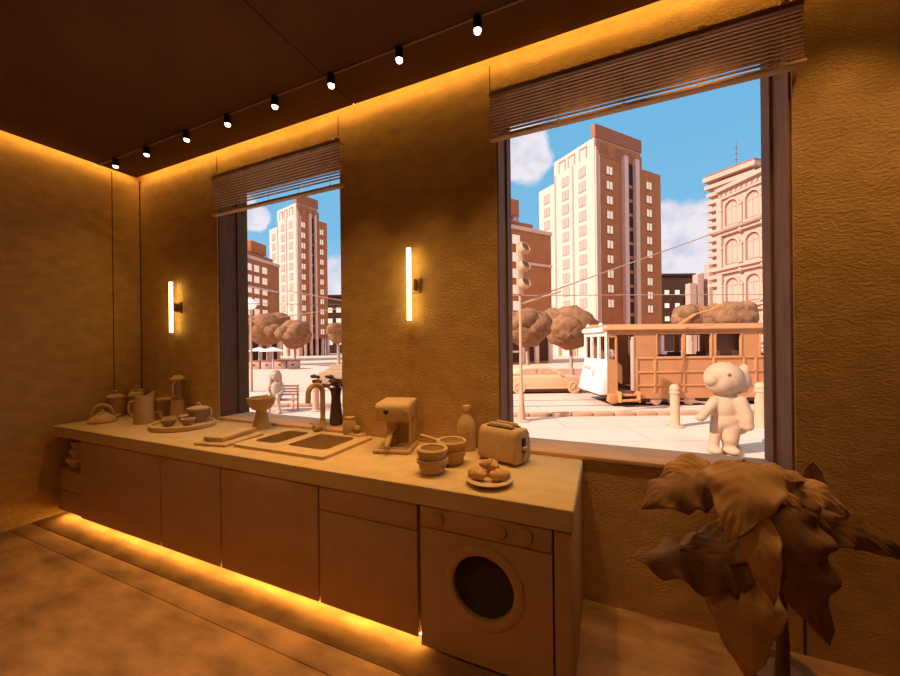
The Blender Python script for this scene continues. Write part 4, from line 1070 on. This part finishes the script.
# ---- overhead wires
def wire(label, a, b, m, r=.018, sag=0.):
    A, B = Vector(S(*a)), Vector(S(*b)); pts = [A.lerp(B, i / 12) - Vector((0, 0, sag * 4 * (i / 12) * (1 - i / 12))) for i in range(13)]
    bm = BM(); tube(bm, pts, r, 6)
    tag(obj('overhead_wire', bm, m), label, 'wire', 'overhead wires')
wire('overhead wire running level above the tram roof', (-1, 13.9, 4.37), (18, 13.9, 4.25), 'wire', .018)
wire('overhead wire rising diagonally from the traffic light pole past the tower', (2.3, 11.5, 3.82), (17.5, 16, 9.25), 'wire', .022)
wire('dark level overhead wire crossing the sink window', (-14, 18, 4.72), (-2, 18, 4.48), 'wiredark', .016)
wire('pale overhead wire sloping down to the right in the sink window', (-8.4, 18.5, 5.35), (-3.5, 18.5, 4.42), 'wire', .024)
wire('pale overhead wire sloping up to the right in the sink window', (-8.3, 17.5, 3.9), (-3.5, 17.5, 4.55), 'wire', .022)

# ================================================================== SKY AND LIGHT
w = bpy.data.worlds.new('sky'); scn.world = w; w.use_nodes = True
nt = w.node_tree; N = nt.nodes; L = nt.links; N.clear()
out = N.new('ShaderNodeOutputWorld'); bg = N.new('ShaderNodeBackground'); L.new(bg.outputs[0], out.inputs[0])
tc = N.new('ShaderNodeTexCoord'); sp = N.new('ShaderNodeSeparateXYZ'); L.new(tc.outputs['Generated'], sp.inputs[0])
rp = N.new('ShaderNodeValToRGB'); cr = rp.color_ramp
cr.elements[0].position = 0; cr.elements[0].color = (.55, .66, .84, 1); cr.elements[1].position = .75; cr.elements[1].color = (.12, .44, .74, 1)
e = cr.elements.new(.28); e.color = (.21, .52, .80, 1)
L.new(sp.outputs['Z'], rp.inputs['Fac'])
nz = N.new('ShaderNodeTexNoise'); nz.inputs['Scale'].default_value = 9; nz.inputs['Detail'].default_value = 6; L.new(tc.outputs['Generated'], nz.inputs['Vector'])
nz2 = N.new('ShaderNodeTexNoise'); nz2.inputs['Scale'].default_value = 22; nz2.inputs['Detail'].default_value = 5; L.new(tc.outputs['Generated'], nz2.inputs['Vector'])
def math_(op, a, b=None, c=None):
    n = N.new('ShaderNodeMath'); n.operation = op
    for i, x in enumerate((a, b, c)):
        if x is None: continue
        if hasattr(x, 'is_linked'): L.new(x, n.inputs[i])
        else: n.inputs[i].default_value = x
    return n.outputs[0]
mask = None
for d, r in [((-.171, .873, .457), .075), ((-.20, .86, .47), .07), ((.181, .959, .217), .105), ((.115, .95, .262), .07), ((.24, .95, .19), .10), ((-.749, .59, .302), .040), ((-.758, .572, .325), .032), ((-.640, .750, .15), .075)]:
    vs = N.new('ShaderNodeVectorMath'); vs.operation = 'DISTANCE'; L.new(tc.outputs['Generated'], vs.inputs[0]); vs.inputs[1].default_value = Vector(d).normalized()
    q = math_('MULTIPLY_ADD', nz.outputs['Fac'], .8 * r, vs.outputs['Value']); q = math_('MULTIPLY_ADD', nz2.outputs['Fac'], .5 * r, q)
    q = math_('DIVIDE', math_('SUBTRACT', r * 1.62, q), r * .16)
    c_ = N.new('ShaderNodeClamp'); L.new(q, c_.inputs[0])
    mask = c_.outputs[0] if mask is None else math_('MAXIMUM', mask, c_.outputs[0])
mx = N.new('ShaderNodeMix'); mx.data_type = 'RGBA'
L.new(mask, mx.inputs['Factor']); L.new(rp.outputs['Color'], mx.inputs['A'])
cm = N.new('ShaderNodeValToRGB'); cm.color_ramp.elements[0].color = (.62, .66, .80, 1); cm.color_ramp.elements[1].color = (.86, .82, .88, 1)
cm.color_ramp.elements[0].position = .35; cm.color_ramp.elements[1].position = .6
L.new(nz2.outputs['Fac'], cm.inputs['Fac']); L.new(cm.outputs['Color'], mx.inputs['B']); L.new(mx.outputs['Result'], bg.inputs['Color'])
bg.inputs['Strength'].default_value = 1.0

def sun(name, Lu, Lv, elev, energy, col, ang):
    l = bpy.data.lights.new(name, 'SUN'); l.energy = energy; l.color = col; l.angle = R(ang)
    o = bpy.data.objects.new(name, l); C.objects.link(o)
    h = Vector((Lu, Lv)).normalized(); d = Vector((cy * h.x - sy * h.y, sy * h.x + cy * h.y, 0)) * math.cos(R(elev)) + Vector((0, 0, math.sin(R(elev))))
    o.rotation_euler = (-d).to_track_quat('-Z', 'Y').to_euler()
sun('sun', -.93, -.36, 36, 7.0, (1., .88, .78), .6)
sun('warm_fill', .1, -1, 58, 1.45, (1., .50, .26), 12)  # added warm fill from the room side, lifts the shaded faces

# ================================================================== CAMERA
F_, YW_, RL, SH = 358.27, .40576, -.01171, 6.01
cd = bpy.data.cameras.new('camera'); cam = bpy.data.objects.new('camera', cd); C.objects.link(cam); scn.camera = cam
cd.sensor_width = 36; cd.sensor_fit = 'HORIZONTAL'; cd.lens = F_ / 900 * 36; cd.shift_y = SH / 900; cd.clip_start = .05; cd.clip_end = 600
Fv = Vector((-math.sin(YW_), math.cos(YW_), 0)); Rv = Vector((math.cos(YW_), math.sin(YW_), 0)); Uv = Vector((0, 0, 1))
R2 = math.cos(RL) * Rv + math.sin(RL) * Uv; U2 = -math.sin(RL) * Rv + math.cos(RL) * Uv
mw = Matrix((( R2.x, U2.x, -Fv.x, 0), (R2.y, U2.y, -Fv.y, 0), (R2.z, U2.z, -Fv.z, 0), (0, 0, 0, 1)))
mw.translation = (0, 0, 1.65); cam.matrix_world = mw

scn.view_settings.view_transform = 'Standard'; scn.view_settings.look = 'None'; scn.view_settings.exposure = 0; scn.view_settings.gamma = 1
scn.cycles.max_bounces = 6; scn.cycles.diffuse_bounces = 4; scn.cycles.sample_clamp_indirect = 6
scn.cycles.use_denoising = True
